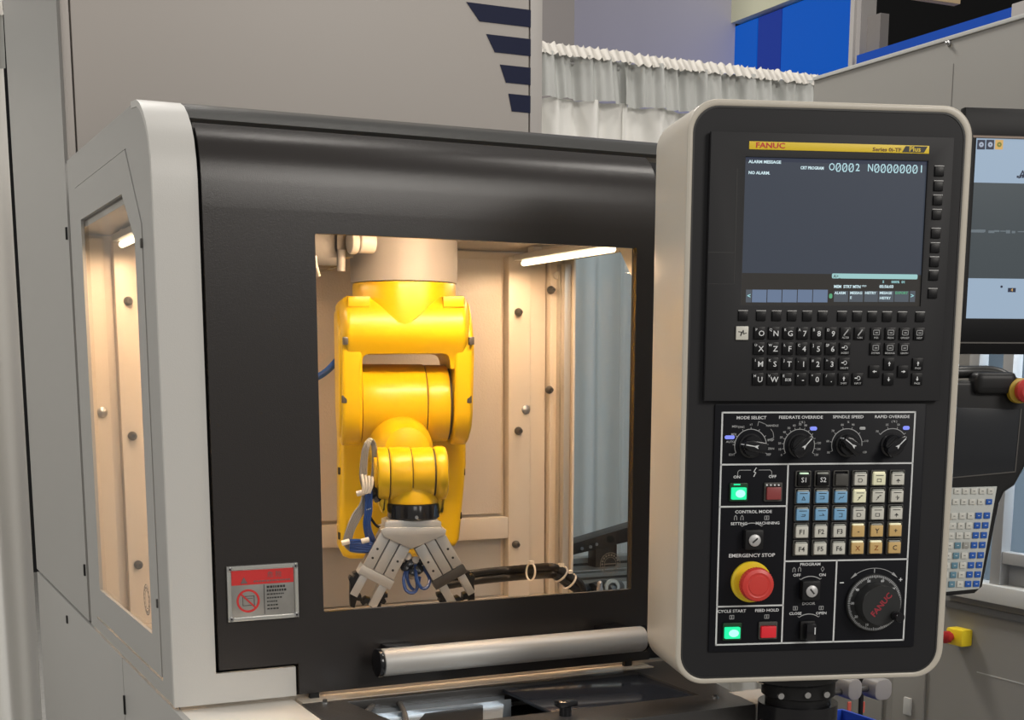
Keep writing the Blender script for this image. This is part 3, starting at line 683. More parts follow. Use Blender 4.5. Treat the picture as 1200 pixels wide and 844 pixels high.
# ------------------------------------------------------------ things at the cell ceiling and floor
mo = thing('motor_connectors', 'grey motor block with cream round connectors beside the robot base', 'connector')
p = hY(378, 282, 2.05)
part('motor_block', bx(p.x-.03, p.x+.022, 2.03, 2.11, 1.655, 1.722, .006), darkst, mo)
p = hY(398, 283, 2.05); part('motor_block', bx(p.x-.022, p.x+.018, 2.03, 2.10, 1.668, 1.722, .008), mat('motor_grey', (.22, .20, .17), .4), mo)
for x0, x1, rad in ((409, 418, .018), (419.5, 438, .017)):
    a_, b_ = hY(x0, 283, 2.0), hY(x1, 283, 2.0); part('round_connector', cyl((a_.x, 2.0, a_.z), (b_.x, 2.0, a_.z), rad, n=24, bev=.003), capw, mo)
a_ = hY(400, 293, 2.03); b_ = hY(400, 318, 2.03); part('conduit', cyl(a_, b_, .006, n=12), basegr, mo)
part('white_lead', tube([tuple(hY(369, 300, 1.95)), tuple(hY(371, 312, 1.95)), tuple(hY(374, 324, 1.95))], .0025), capw, mo)
gb = part('junction_box', bx(hY(368, 300, 2.1).x-.02, hY(392, 300, 2.1).x, 2.1, 2.16, hY(380, 316, 2.1).z, 1.70, .003), mat('box_green_grey', (.10, .10, .09), .4), mo)
# floor fixture plates at the right
fp = thing('fixture_plate', 'cream slotted fixture plate on the cell floor right of the gripper', 'plate')
za_ = 1.090
A_ = [hZ(566, 680, za_), hZ(640, 675, za_), hZ(672, 690, za_), hZ(600, 702, za_)]
Lp = [(a.x, a.y) for a in A_]
x0, x1 = A_[0].x, A_[1].x+.03; y0_, y1_ = 2.05, 2.24
part('plate', bx(x0, x1+.02, y0_, y1_, 1.076, za_, .002), cream, fp)
for i in range(3):
    for j in range(2):
        xx = x0+.045+i*.07; yy = y0_+.06+j*.07; part('slot', plate(rr(xx-.012, yy-.005, xx+.012, yy+.005, .0045), za_-.0002, za_+.0006, 'XY'), hole, fp)
part('pin', lathe([(.006, 0), (.006, .018), (.0045, .022), (.0045, .030), (.002, .033)], 'Z', 14, c=(x0+.10, 2.21, za_)), steel, fp)
# black cable with ties along the floor
kc = thing('black_cable', 'thick black twin cable with white ties along the cell floor', 'cable')
PP = [(520, 678), (560, 672), (600, 668), (640, 665), (655, 668), (668, 677), (682, 689), (690, 697)]
pts = [hY(x, y, 2.16-.0008*(x-520) if x > 600 else 2.16) for x, y in PP]
pts[-1].z = 1.083
part('cable', tube([tuple(p) for p in pts], .0072, n=12, rib=.06, k=10), black, kc)
pts2 = [p+Vector((0, -.006, -.012)) for p in pts[:4]]+[p+Vector((-.006, 0, -.010)) for p in pts[4:]]; pts2[-1].z = 1.082
part('cable', tube([tuple(p) for p in pts2], .0065, n=12, rib=.05, k=10), black, kc)
for i, (x, y) in enumerate(((622, 666), (657, 669), (667, 677))):
    p = hY(x, y, 2.16-.0008*(x-520)); p.z -= .006
    g = bmesh.new(); d = Vector((1, 0, -.1 if i == 0 else -.8)).normalized()
    lathe([(.0165, -.0015), (.0182, -.0015), (.0182, .0015), (.0165, .0015), (.0165, -.0015)], 'Z', 20, bm=g, caps=False)
    bmesh.ops.scale(g, vec=(.85, .95, 1), verts=g.verts)
    bmesh.ops.transform(g, matrix=Matrix.Translation(p) @ Vector((0, 0, 1)).rotation_difference(d).to_matrix().to_4x4(), verts=g.verts)
    part('cable_tie', g, tie, kc); part('tie_head', bx(p.x-.004, p.x+.004, p.y-.006, p.y+.002, p.z+.013, p.z+.019, .001), tie, kc)
cn = thing('floor_connectors', 'black plugs with a cream ring at the right corner of the cell floor', 'connector')
for x, y, rad, mt in ((704, 692, .016, black), (722, 691, .012, darkst), (690, 693, .012, black)):
    p = hZ(x, y, 1.09); part('plug', cyl((p.x-.02, p.y, 1.09), (p.x+.02, p.y+.02, 1.092), rad, n=16, bev=.003), mt, cn)
p = hZ(711, 688, 1.093); part('ring', lathe([(.010, -.003), (.016, -.003), (.016, .003), (.010, .003), (.010, -.003)], 'Y', 20, c=(p.x, p.y-.02, 1.095), caps=False), capw, cn)
# outside, seen through the right hand window: conveyor rails and a black chute
cv = thing('conveyor_rails', 'two aluminium rails seen through the right window of the cell', 'rail')
Yc = 2.95
for (ya, yb, m_) in ((653, 668, alu), (671, 684, alu)):
    z0_, z1_ = hY(700, yb, Yc).z, hY(700, ya, Yc).z; part('rail', bx(1.30, 2.05, Yc, Yc+.04, z0_, z1_, .003), mat('rail_alu', (.42, .41, .37), .4, metal=.3), cv)
    part('groove', bx(1.30, 2.05, Yc-.001, Yc+.001, (z0_+z1_)/2-.003, (z0_+z1_)/2+.003), hole, cv)
for x in (1.36, 2.0): part('leg', bx(x-.02, x+.02, Yc+.041, Yc+.08, 0, z1_, .002), alu, cv)
ch = thing('black_chute', 'sloping black chute above the rails behind the right window', 'chute')
Yc = 2.93; A1, A2, B1, B2 = hY(660, 637, Yc), hY(748, 611, Yc), hY(660, 650, Yc), hY(748, 629, Yc)
part('beam', plate([(A1.x, A1.z), (A2.x, A2.z), (B2.x, B2.z), (B1.x, B1.z)], Yc-.03, Yc+.03, bev=.002), darkst if False else black, ch)
p = hY(706, 647, Yc); part('foot', bx(p.x-.03, p.x+.03, Yc-.02, Yc+.02, p.z-.035, p.z+.02, .004), black, ch)
for x, y in ((682, 643), (692, 641), (699, 638)): p = hY(x, y, Yc-.031); part('rivet', cyl((p.x, Yc-.033, p.z), (p.x, Yc-.030, p.z), .004, n=10), steel, ch)

# ============================================================ CONTROL PENDANT
_d = ray(800, 437); _n = Vector((-math.sin(.299974), -math.cos(.299974), 0))
PF = Frame(O+_d*(1.60/(-_d.dot(_n))), .299974); q = PF.px
pn = thing('control_pendant', 'tall control pendant with screen, keys and knobs in a cream housing', 'control panel', frame=PF)
U0, U1, V0, V1 = -.0005, .3425, -.3735, .3065
hb = plate(rr(U0, V0, U1, V1, .036, 10), .1465, 0, holes=[rr(U0+.007, V0+.007, U1-.009, V1-.008, .030, 10)], bev=.003, seg=3)
part('housing_rim', hb, rimm, pn, ang=50)
part('housing_back', plate(rr(U0+.003, V0+.003, U1-.003, V1-.003, .034, 10), .150, .02, bev=.010, seg=3), rimm, pn, ang=50)
part('front_panel', plate(rr(U0+.0068, V0+.0068, U1-.0088, V1-.0078, .030, 10), .019, .0015), pend, pn)
part('rim_gasket', plate(rr(U0+.0066, V0+.0066, U1-.0086, V1-.0076, .030, 10), .0015, .0008, holes=[rr(U0+.0085, V0+.0085, U1-.0105, V1-.0095, .029, 10)]), inkk, pn)
# raised display unit
WU = .007
a_ = q(834.5, 154, WU); b_ = q(1122, 161, WU); c_ = q(824.5, 470, WU); d_ = q(1102, 470, WU)
X0, X1, Z1, Z0 = (a_.x+c_.x)/2, (b_.x+d_.x)/2-.002, (a_.z+b_.z)/2, (c_.z+d_.z)/2
sc0, sc1 = q(876, 187, WU), q(1076, 357, WU)
sx0, sx1, sz1, sz0 = sc0.x, sc1.x+.001, sc0.z+.001, sc1.z
du = part('display_bezel', plate([(X0, Z0), (X1, Z0), (X1, Z1), (X0, Z1)], 0, -WU, holes=[[(sx0-.002, sz0-.002), (sx1+.002, sz0-.002), (sx1+.002, sz1+.002), (sx0-.002, sz1+.002)]], bev=.0012), unit, pn)
g = bmesh.new(); yy = -WU-.0001
def gl(p1, p2, wd=.0008, w=WU, bm=g): strip([(p1.x, p1.z), (p2.x, p2.z)], wd, w, w+.0002, bm=bm)
xg = q(864, 200, WU).x; zg = q(850, 296, WU).z; zt2, zb2 = q(864, 198, WU).z, q(861, 333, WU).z
gl(Vector((xg, 0, zt2)), Vector((xg, 0, zg+.001))); gl(Vector((xg, 0, zg-.001)), Vector((xg, 0, zb2))); gl(Vector((X0, 0, zg)), Vector((xg, 0, zg))); gl(Vector((X0, 0, zb2)), Vector((xg, 0, zb2)), .0005)
part('card_door_gap', g, inkk, pn)
# yellow title bar
a_, b_ = q(878, 165.5, WU), q(1088.5, 178.5, WU); zy1 = a_.z; zy0 = q(878, 175, WU).z
yb = part('title_bar', plate([(a_.x, zy0), (b_.x, zy0), (b_.x, zy1), (a_.x, zy1)], -WU, -WU-.0006, bev=.0002), mat('yellow_print', (.78, .56, .02), .45, emit=(.78, .56, .02), estr=.0), pn)
w_ = -WU-.0008; zm = (zy0+zy1)/2
text(yb, 'FANUC', (a_.x+.0075, w_, zm), .0082, redink, 'LEFT', .02, 1.28)
text(yb, 'Series 0i-TF', (q(1056, 175, WU).x, w_, zm-.0012), .0058, mat('brown_ink', (.16, .07, .01), .5), 'RIGHT', .02, 1.25)
pl = q(1057, 175, WU).x; pr_ = q(1086.5, 175, WU).x
part('plus_badge', plate([(pl, zy0+.001), (pr_-.004, zy0+.001), (pr_, zy1-.001), (pl+.004, zy1-.001)], w_, w_-.0002), inkk, yb)
text(yb, 'Plus', ((pl+pr_)/2, w_-.0003, zm), .0078, mat('badge_yellow', (.78, .56, .02), .45), 'CENTER', .02, 1.15)
# screen
ws = WU-.003
sn = part('screen', bx(sx0-.002, sx1+.002, -ws, -ws+.002, sz0-.002, sz1+.002), scr, pn)
def sb(x0, y0, x1, y1, m, nm='screen_field', bev=0):
    a, b = q(x0, y0, ws), q(x1, y1, ws); part(nm, bx(a.x, b.x, -ws-.0002, -ws+.0001, b.z, a.z), m, sn)
a = q(875, 320, ws); part('screen_footer', bx(sx0-.002, sx1+.002, -ws-.0001, -ws+.0001, sz0-.002, a.z), scrbot, sn)
a = q(875, 186, ws); part('screen_header', bx(sx0-.002, sx1+.002, -ws-.0001, -ws+.0001, a.z-.0028, sz1+.002), em('lcd_header', (.033, .040, .065), 1), sn)
def st_(s, x, y, size, m=scrt, al='LEFT', b=.012, sx=1.15): p = q(x, y, ws); text(sn, s, (p.x, -ws-.0003, p.z), size, m, al, b, sx, name='screen_text')
st_('ALARM MESSAGE', 877.3, 189.5, .0046, b=.03, sx=1.1)
st_('NO ALARM.', 877, 202.5, .0046, b=.03, sx=1.05)
st_('CRT PROGRAM', 938, 196.8, .0046, b=.03, sx=.88)
cw = (q(1083.5, 196, ws).x-q(971, 196, ws).x)/15
for i, ch in enumerate('O0002 N00000001'):
    p = q(971, 196, ws); xx = p.x+(i+.5)*cw
    if ch == '0':
        g = bmesh.new(); w2, h2 = .0025, .0042; strip([(xx+a*w2, p.z+b*h2) for a, b in ((-.5, 1), (.5, 1), (1, .5), (1, -.5), (.5, -1), (-.5, -1), (-1, -.5), (-1, .5), (-.5, 1))], .0010, ws, ws+.0003, bm=g)
        strip([(xx-w2*.7, p.z-h2*.6), (xx+w2*.7, p.z+h2*.6)], .0006, ws, ws+.0003, bm=g); part('screen_digit', g, mat('lcd_title', (.006, .006, .006), .3, emit=(.45, .70, .76)), sn)
    elif ch != ' ': text(sn, ch, (xx, -ws-.0003, p.z), .0118, mat('lcd_title', (.006, .006, .006), .3, emit=(.45, .70, .76)), 'CENTER', .004, .80 if ch in 'ON' else .95, name='screen_text')
a, b = q(975, 320.5, ws), q(1075, 327.5, ws)
part('input_bar', plate(rr(a.x, b.z, b.x, a.z, .0015, 4), -ws-.0003, -ws), scrbar, sn)
p = q(976.5, 324, ws); text(sn, 'A>_', (p.x, -ws-.0005, p.z), .0050, inkk, 'LEFT', .01, 1, name='screen_text')
st_('S       000%  01', 1034, 330.5, .0040, scrc, b=.02)
st_('MEM  STRT MTN ***', 977, 336, .0046, b=.03, sx=.98)
st_('05:56:03', 1030.5, 336, .0046, b=.03, sx=1.1)
for x0, x1, m in ((874.3, 880.3, scrkeyd), (881.5, 898, scrkey), (899.5, 915.5, scrkey), (917, 933.5, scrkey), (935, 951.5, scrkey), (953, 969.5, scrkey)): sb(x0, 339.5, x1, 354.5, m)
for x0, x1 in ((977.5, 993.5), (995.5, 1011), (1013, 1028.5), (1030, 1047), (1048.5, 1064.5), (1066.5, 1072)): sb(x0, 341, x1, 354, scrkeyd)
a = q(971.5, 347, ws); part('status_dot', plate(rr(a.x, a.z-.0028, a.x+.004, a.z+.0028, .0018, 4), -ws-.0003, -ws), scrg, sn)
for s, x, y, m in (('<', 875.5, 347, scrc), ('ALARM', 978, 343.5, scrt), ('MESSAG', 996, 343.5, scrt), ('E', 996, 349, scrt), ('HISTRY', 1013.5, 343.5, scrt), ('MESAGE', 1030.7, 343.5, scrt), ('HISTRY', 1030.7, 349.5, scrt), ('EXPORT', 1049, 343.5, scrg), ('>', 1067, 347, scrc)):
    st_(s, x, y, .0041 if s not in '<>' else .007, m, b=.025, sx=1.02)
# keys of the display unit
def keymesh(w, h, d, m, bev=.0008): return mesh(bx(-w/2, w/2, -d, 0, -h/2, h/2, bev), m, name='key')
sk = keymesh(.0112, .0105, .0022, key)
key_hl = mesh(bx(-.0058, .0058, -.0016, 0, 0, .0011, .0003), mat('key_highlight', (.40, .40, .40), .4), name='key_highlight')  # pale strip paints the highlight along each soft key's top edge
def softkey(u, v):
    k = link('soft_key', sk, pn, (u, -WU+.0002, v)); link('key_highlight', key_hl, k, (0, 0, .0056))
su = [q(x, 370.5, WU).x for x in (870.4, 891.6, 909.7, 927.7, 945.6, 963.7, 986.4, 1004.2, 1021.8, 1039.1, 1057, 1077.9)]
sv = q(980, 371.3, WU).z
for u in su: softkey(u, sv)
for x, y in ((1100.4, 201.2), (1099, 218.5), (1098.3, 235.2), (1097.2, 252), (1096.3, 274), (1095, 291), (1094, 307.4), (1093, 323.4), (1091.8, 344.5)):
    p = q(x, y, WU); softkey(q(1096.3, 274, WU).x, p.z)
u0_ = q(889.5, 390.4, WU).x; du_ = (q(1006.8, 390.4, WU).x-u0_)/7
v_ = [q(940, y, WU).z for y in (390.6, 408.6, 426.4, 444.4)]
ur = [q(x, 390.6, WU).x for x in (1026, 1042.9, 1059.8, 1076.6)]
km = keymesh(.0133, .0142, .0026, key)
def dkey(u, v, main=None, sub=None, cap=None, icon=None):
    k = link('key', km, pn, (u, -WU+.0002, v)); y = -.0028
    if main: text(k, main, (.0022 if sub else 0, y, -.0008), .0088, ink, 'CENTER', .008, 1.05)
    if sub: text(k, sub, (-.0042, y, .0036), .0042, ink, 'CENTER', .01, 1)
    if cap: text(k, cap, (0, y, -.0050), .0030, inkd, 'CENTER', .015, 1)
    if icon == 'box':
        g = strip([(-.0035, -.0015), (.0035, -.0015), (.0035, .004), (-.0035, .004), (-.0035, -.0015)], .0006, -y, -y+.0002); strip([(-.001, .001), (.0015, .001)], .0010, -y, -y+.0002, bm=g); part('symbol', g, inkd, k)
    if icon == 'pen': part('symbol', strip([(-.002, -.002), (.0025, .004)], .0013, -y, -y+.0002), inkd, k)
    if icon == 'turn': g = ring((.0005, .0012), .0018, .0024, -y, -y+.0002, n=14, a0=-120, a1=150); strip([(-.0035, .0012), (-.001, .0012)], .0012, -y, -y+.0002, bm=g); part('symbol', g, ink, k)
    if icon in ('up', 'down', 'left', 'right'):
        a = {'up': 90, 'down': -90, 'left': 180, 'right': 0}[icon]; a = math.radians(a); c, s = math.cos(a), math.sin(a)
        L = [(-.0025, -.0005), (.0, -.0005), (.0, -.0016), (.0028, 0), (.0, .0016), (.0, .0005), (-.0025, .0005)]
        part('arrow', plate([(x*c-y_*s, x*s+y_*c+(0 if not cap else .0005)) for x, y_ in L], y, y-.0002), ink, k)
    return k
R1 = [('O', 'P'), ('N', 'Q'), ('G', 'R'), ('7', 'A'), ('8', 'B'), ('9', 'D')]
R2 = [('X', 'U'), ('Z', 'W'), ('F', 'L'), ('4', 'C'), ('5', ']'), ('6', 'SP')]
R3 = [('M', 'I'), ('S', 'K'), ('T', 'J'), ('1', ','), ('2', '#'), ('3', '=')]
R4 = [('U', 'H'), ('W', 'V'), ('EOB', 'E'), ('-', '+'), ('0', '*'), ('.', '/')]
for rI, row in enumerate((R1, R2, R3, R4)):
    for i, (m_, s__) in enumerate(row):
        if m_ == 'EOB':
            k = dkey(u0_+i*du_, v_[rI], None, s__); text(k, 'EOB', (.0015, -.0028, -.0010), .0044, ink, 'CENTER', .01, .9)
        else: dkey(u0_+i*du_, v_[rI], m_, s__)
dkey(u0_+6*du_, v_[0], cap='ALTER', icon='pen'); dkey(u0_+7*du_, v_[0], cap='CAN', icon='pen')
dkey(u0_+6*du_, v_[1], cap='INSERT', icon='turn'); dkey(u0_+6*du_, v_[2], cap='DELETE', icon='turn')
dkey(u0_+6*du_, v_[3], cap='SHIFT', icon='up'); dkey(u0_+7*du_, v_[3], cap='INPUT', icon='turn')
for i, c in enumerate(('POS', 'PROG', 'OFS/SET', 'HELP')): dkey(ur[i], v_[0], cap=c, icon='box')
for i, c in enumerate(('SYSTEM', 'MESSAGE', 'GRAPH')): dkey(ur[i], v_[1], cap=c, icon='box')
dkey(ur[1], v_[2], icon='up'); dkey(ur[1], v_[3], icon='down'); vm = (v_[2]+v_[3])/2
dkey(ur[0], vm, icon='left'); dkey(ur[2], vm, icon='right'); dkey(ur[3], v_[2], cap='PAGE', icon='up'); dkey(ur[3], v_[3], cap='PAGE', icon='down')
p = q(869.2, 390.5, WU); k = link('reset_key', mesh(bx(-.0075, .0075, -.0028, 0, -.0078, .0078, .001), keyw), pn, (p.x, -WU+.0002, p.z)); k['label'] = 'light grey reset key'
part('symbol', strip([(-.0045, .0015), (-.001, .001), (-.002, -.003), (.001, .003), (.0015, -.001), (.0045, .0)], .0010, .0028, .0030), inkk, k)

# operator overlay with framed fields
WO = .0010
g0, g1 = q(845, 482, WO), q(1075, 751, WO)
L0 = q(847.5, 484, WO).x; L1 = q(1073, 482.7, WO).x; T1 = (q(847.5, 484, WO).z+q(1073, 482.7, WO).z)/2; B1_ = (q(838, 756.4, WO).z+q(1058, 749.6, WO).z)/2
L0 = (L0+q(838, 756, WO).x)/2; L1 = (L1+q(1058, 750, WO).x)/2
part('operator_overlay', plate(rr(L0-.009, B1_-.009, L1+.014, T1+.010, .002, 3), .0012, -WO, bev=.0004), lowp, pn)
Ha = (q(847, 545, WO).z+q(1068.8, 542.5, WO).z)/2; Hb = (q(845, 594.4, WO).z+q(919.8, 592.9, WO).z)/2
Hc = (q(920.7, 658.3, WO).z+q(1062, 655, WO).z)/2; Hd = (q(841.7, 711.2, WO).z+q(915.3, 709.5, WO).z)/2
Va = (q(923, 545, WO).x+q(920.7, 658, WO).x+q(915.3, 753, WO).x)/3; Vb = (q(981, 657.8, WO).x+q(976, 750, WO).x)/2
def ln(x0, z0, x1, z1): part('frame_line', strip([(x0, z0), (x1, z1)], .0019, WO, WO+.0003), line, pn)
for s in (((L0, B1_), (L1, B1_)), ((L1, B1_), (L1, T1)), ((L1, T1), (L0, T1)), ((L0, T1), (L0, B1_)), ((L0, Ha), (L1, Ha)), ((L0, Hb), (Va, Hb)), ((Va, Hc), (L1, Hc)), ((L0, Hd), (Va, Hd)), ((Va, Ha), (Va, B1_)), ((Vb, Hc), (Vb, B1_))): ln(*s[0], *s[1])
def pt(s, x, y, size, m=ink, al='CENTER', b=.015, sx=1.15, parent=None):
    p = q(x, y, WO); text(pn, s, (p.x, -WO-.0002, p.z), size, m, al, b, sx)
for s, x, y, z in (('MODE SELECT', 880.5, 489.8, .0050), ('FEEDRATE OVERRIDE', 938.5, 489.3, .0050), ('SPINDLE SPEED', 994, 488.8, .0050), ('RAPID OVERRIDE', 1045.5, 488.6, .0050), ('CONTROL MODE', 883, 600, .0050), ('SETTING', 866, 614, .0046), ('MACHINING', 899.5, 613.3, .0046), ('EMERGENCY STOP', 881, 651.2, .0060), ('CYCLE START', 857.5, 716.5, .0050), ('FEED HOLD', 898.8, 715.5, .0050), ('PROGRAM', 949.5, 661.6, .0048), ('OFF', 933.8, 674.4, .0048), ('ON', 963.7, 674, .0048), ('DOOR', 947.5, 707.7, .0048), ('CLOSE', 932, 719.3, .0046), ('OPEN', 962.3, 718.8, .0046), ('ON', 863.5, 559.3, .0048), ('OFF', 905.2, 558.8, .0048)):
    pt(s, x, y, z, ink if s not in ('DOOR',) else inkd)
def ic(L, x, y, wd=.0006, m=inkd, k=.001):
    p = q(x, y, WO); part('symbol', strip([(p.x+a*k, p.z+b*k) for a, b in L], wd, WO, WO+.0002), m, pn)
BOX = [(-2.6, -2.2), (2.6, -2.2), (2.6, 2.2), (-2.6, 2.2), (-2.6, -2.2)]
for x, y in ((898.5, 607), (857.5, 723.5), (898.5, 722.8), (932, 713), (962.3, 712.6)): ic(BOX, x, y); ic([(0, -1.1), (0, 1.1)], x, y, .0010)
for x, y in ((862, 607), (869.5, 607), (930.5, 668), (937, 667.5)): ic([(-1.5, -2.5), (-1.5, 1), (0, 3), (1.5, 1), (1.5, -2.5)], x, y, .0007)
ic([(0, -3), (-2, 0), (0, 3), (2, 0), (0, -3)], 964, 667)
# power bracket with lightning mark
ic([(-21, -5), (-21, 0), (-19, 2), (-5, 2)], 884.5, 553); ic([(5, 2), (19, 2), (21, 0), (21, -5)], 884.5, 553)
ic([(1.5, 5), (-1.2, .5), (1.2, -.5), (-1, -5)], 884.5, 553.5, .0010, ink)
# rotary switches
def dial(x, y, R, a0, a1, nt, labels, pa, mark=True):
    c = q(x, y, WO); g = ring((c.x, c.z), R-.0004, R+.0004, WO, WO+.0002, n=36, a0=a0, a1=a1)
    for i in range(nt):
        a = math.radians(a1+(a0-a1)*i/(nt-1)); strip([(c.x+R*math.cos(a), c.z+R*math.sin(a)), (c.x+(R+.0022)*math.cos(a), c.z+(R+.0022)*math.sin(a))], .0006, WO, WO+.0002, bm=g)
        if labels and i < len(labels) and labels[i]:
            rad = R+.0055; text(pn, labels[i], (c.x+rad*math.cos(a), -WO-.0002, c.z+rad*math.sin(a)), .0036, inkd, 'CENTER', .01, 1)
    part('dial_scale', g, inkd, pn)
    kb = part('rotary_knob', lathe([(.0145, 0), (.0145, .002), (.0125, .003), (.0120, .010), (.0115, .011)], 'Y', 36), blackg, pn, (c.x, -WO, c.z))
    a = math.radians(pa); ca, sa = math.cos(a), math.sin(a)
    g = plate([(-.0145, -.0045), (-.012, -.0065), (.006, -.0062), (.0135, -.0032), (.0135, .0032), (.006, .0062), (-.012, .0065), (-.0145, .0045)], -.010, -.0205, bev=.0014)
    bmesh.ops.rotate(g, cent=(0, 0, 0), matrix=Matrix.Rotation(-a, 3, 'Y'), verts=g.verts); part('grip', g, blackg, kb)
    g = plate([(.0, -.0005), (.0120, -.0006), (.0120, .0006), (.0, .0005)], -.0205, -.0209); plate([(-.0035, -.0022), (-.0020, 0), (-.0035, .0022), (.001, .0008), (.001, -.0008)], -.0205, -.0209, bm=g)
    strip([(.0125, 0), (.0140, 0)], .0011, .008, .018, bm=g)
    bmesh.ops.rotate(g, cent=(0, 0, 0), matrix=Matrix.Rotation(-a, 3, 'Y'), verts=g.verts); part('pointer', g, ink, kb)
dial(879.5, 522.5, .0195, -25, 205, 9, ['EDIT', None, 'MDI', 'DNC', 'x1', None, '', '', 'REF'], 170)
dial(936.5, 522, .0190, -28, 208, 15, ['0', '10', '20', '30', '40', '50', '60', '70', '80', '90', '', '', '120', '130', '150'], 48)
dial(992.3, 521.3, .0190, -22, 202, 8, ['50', '60', '70', '80', '90', '', '110', '120'], 143)
dial(1045, 521.5, .0195, 40, 140, 4, ['F0', '25', '50', ''], 45)
for s, x, y in (('( % )', 940, 495), ('%', 994, 494.8), ('( % )', 1048, 494), ('HANDLE', 905, 499), ('STEP', 903, 516), ('ZRN', 903.5, 526), ('MDI', 861, 500), ('AUTO', 856, 518)): pt(s, x, y, .0034, inkd)
ic([(-9, 0), (-8, 5), (0, 2), (3, 0)], 896.5, 499, .0005); ic([(-3, 4), (0, 0), (1, -6), (-6, -9)], 906, 507, .0005)
def pill(x, y, w, h, m, nm='indicator_lamp'):
    p = q(x, y, WO); part(nm, plate(rr(p.x-w/2, p.z-h/2, p.x+w/2, p.z+h/2, h/2-.0001, 5), -WO, -WO-.0010, bev=.0003), m, pn)
pill(855, 512.6, .0122, .0044, bluel); pill(953.2, 502.3, .0086, .0046, bluel); pill(1061.8, 501.6, .0084, .0046, bluel)
pill(1010.5, 502, .0076, .0036, inkd)
# lit push buttons
def button(x, y, w, h, m, dm, lab, glow=None, frame=True):
    p = q(x, y, WO)
    b = part('push_button', bx(p.x-w/2, p.x+w/2, -WO-.0065, -WO, p.z-h/2, p.z+h/2, .0012), m, pn, label=lab)
    part('button_frame', plate(rr(p.x-w/2-.0022, p.z-h/2-.0022, p.x+w/2+.0022, p.z+h/2+.0052, .0012, 3), -WO, -WO-.0030, holes=[rr(p.x-w/2-.0004, p.z-h/2-.0004, p.x+w/2+.0004, p.z+h/2+.0004, .001, 3)], bev=.0003), dm, b)
    if glow: part('lens', plate(circ(p.x+.001, p.z, w*.33, 24, h*.33), -WO-.0065, -WO-.0068), glow, b)
dg_ = mat('dark_green_frame', (.01, .05, .02), .3)
button(864.8, 578.2, .0178, .0142, greenl, dg_, 'glowing green power-on button', greenc)
button(905.3, 578, .0178, .0150, redd, keyf, 'dull red power-off button')
p = q(864.6, 568, .004); part('lamp_bar', bx(p.x-.005, p.x+.003, -WO-.0035, -WO-.0029, p.z-.0008, p.z+.0008), greenl, pn)
g = bmesh.new()
for i in range(4): p = q(898.4+i*4.6, 568.5, .004); cyl((p.x, -WO-.0045, p.z), (p.x, -WO-.003, p.z), .0011, n=8, bm=g)
part('frame_dots', g, ink, pn)  # row of small white studs on the button frame
button(857.2, 741.3, .0188, .0138, greenl, dg_, 'glowing green cycle start button', greenc)
button(899.2, 740, .0188, .0142, mat('bright_red', (.62, .02, .03), .35, emit=(.5, .01, .02), estr=.25), keyf, 'bright red feed hold button')
# key switches
def arc(x, y, R, a0, a1):
    c = q(x, y, WO); g = ring((c.x, c.z), R-.0005, R+.0005, WO, WO+.0002, n=20, a0=a0, a1=a1)
    for s, a in ((1, a0), (-1, a1)):
        t = math.radians(a); px_, pz_ = c.x+R*math.cos(t), c.z+R*math.sin(t); strip([(px_-.0015, pz_+.0012), (px_, pz_), (px_+.0015, pz_+.0012)], .0005, WO, WO+.0002, bm=g)
    part('turn_arc', g, inkd, pn)
arc(880.5, 634, .0215, 55, 125); arc(949, 696, .0215, 55, 125); arc(947, 740, .0215, 55, 125)
def lock(x, y, rot):
    c = q(x, y, .014)
    b = part('key_switch', bx(c.x-.0115, c.x+.0115, -.0125, -WO, c.z-.0115, c.z+.0125, .0025), black, pn)
    part('lock_barrel', lathe([(.0072, 0), (.0072, .0016), (.0060, .0024)], 'Y', 28, c=(c.x, -.0125, c.z)), mat('lock_silver', (.50, .50, .50), .4, metal=.4), b)
    a = math.radians(rot); part('key_slot', strip([(c.x-.003*math.cos(a), c.z-.003*math.sin(a)), (c.x+.003*math.cos(a), c.z+.003*math.sin(a))], .0019, .0148, .0152), inkk, b)
lock(884.8, 633.6, 40); lock(951.7, 693.3, -50)
c = q(945, 738, WO)
b = part('door_switch', bx(c.x-.0095, c.x+.0095, -.006, -WO, c.z-.012, c.z+.0115, .002), black, pn); part('lever', bx(c.x-.0058, c.x+.0072, -.018, -.006, c.z-.0115, c.z+.010, .003), blackg, b)
part('lever_mark', bx(c.x+.0040, c.x+.0052, -.0184, -.0179, c.z-.003, c.z+.0055), ink, b)
# emergency stop
c = q(880, 682, .003)
e = part('emergency_stop', lathe([(.0248, 0), (.0248, .0035), (.0225, .0055), (.016, .006), (.0135, .012)], 'Y', 48), yelp, pn, (c.x, -WO, c.z), label='yellow ringed red emergency stop')
part('mushroom_head', lathe([(.0135, .010), (.0175, .014), (.0198, .018), (.0200, .026), (.0190, .030), (.0150, .0315), (.0140, .0310), (.0125, .0310), (.0115, .0318), (.004, .0322)], 'Y', 48), red, e)
g = bmesh.new()
for i in range(40): a = math.tau*i/40; cyl((.0200*math.cos(a), -.019, .0200*math.sin(a)), (.0200*math.cos(a), -.026, .0200*math.sin(a)), .0006, n=6, bm=g)
tag(part('grip_ribs', g, red, e), kind='stuff')
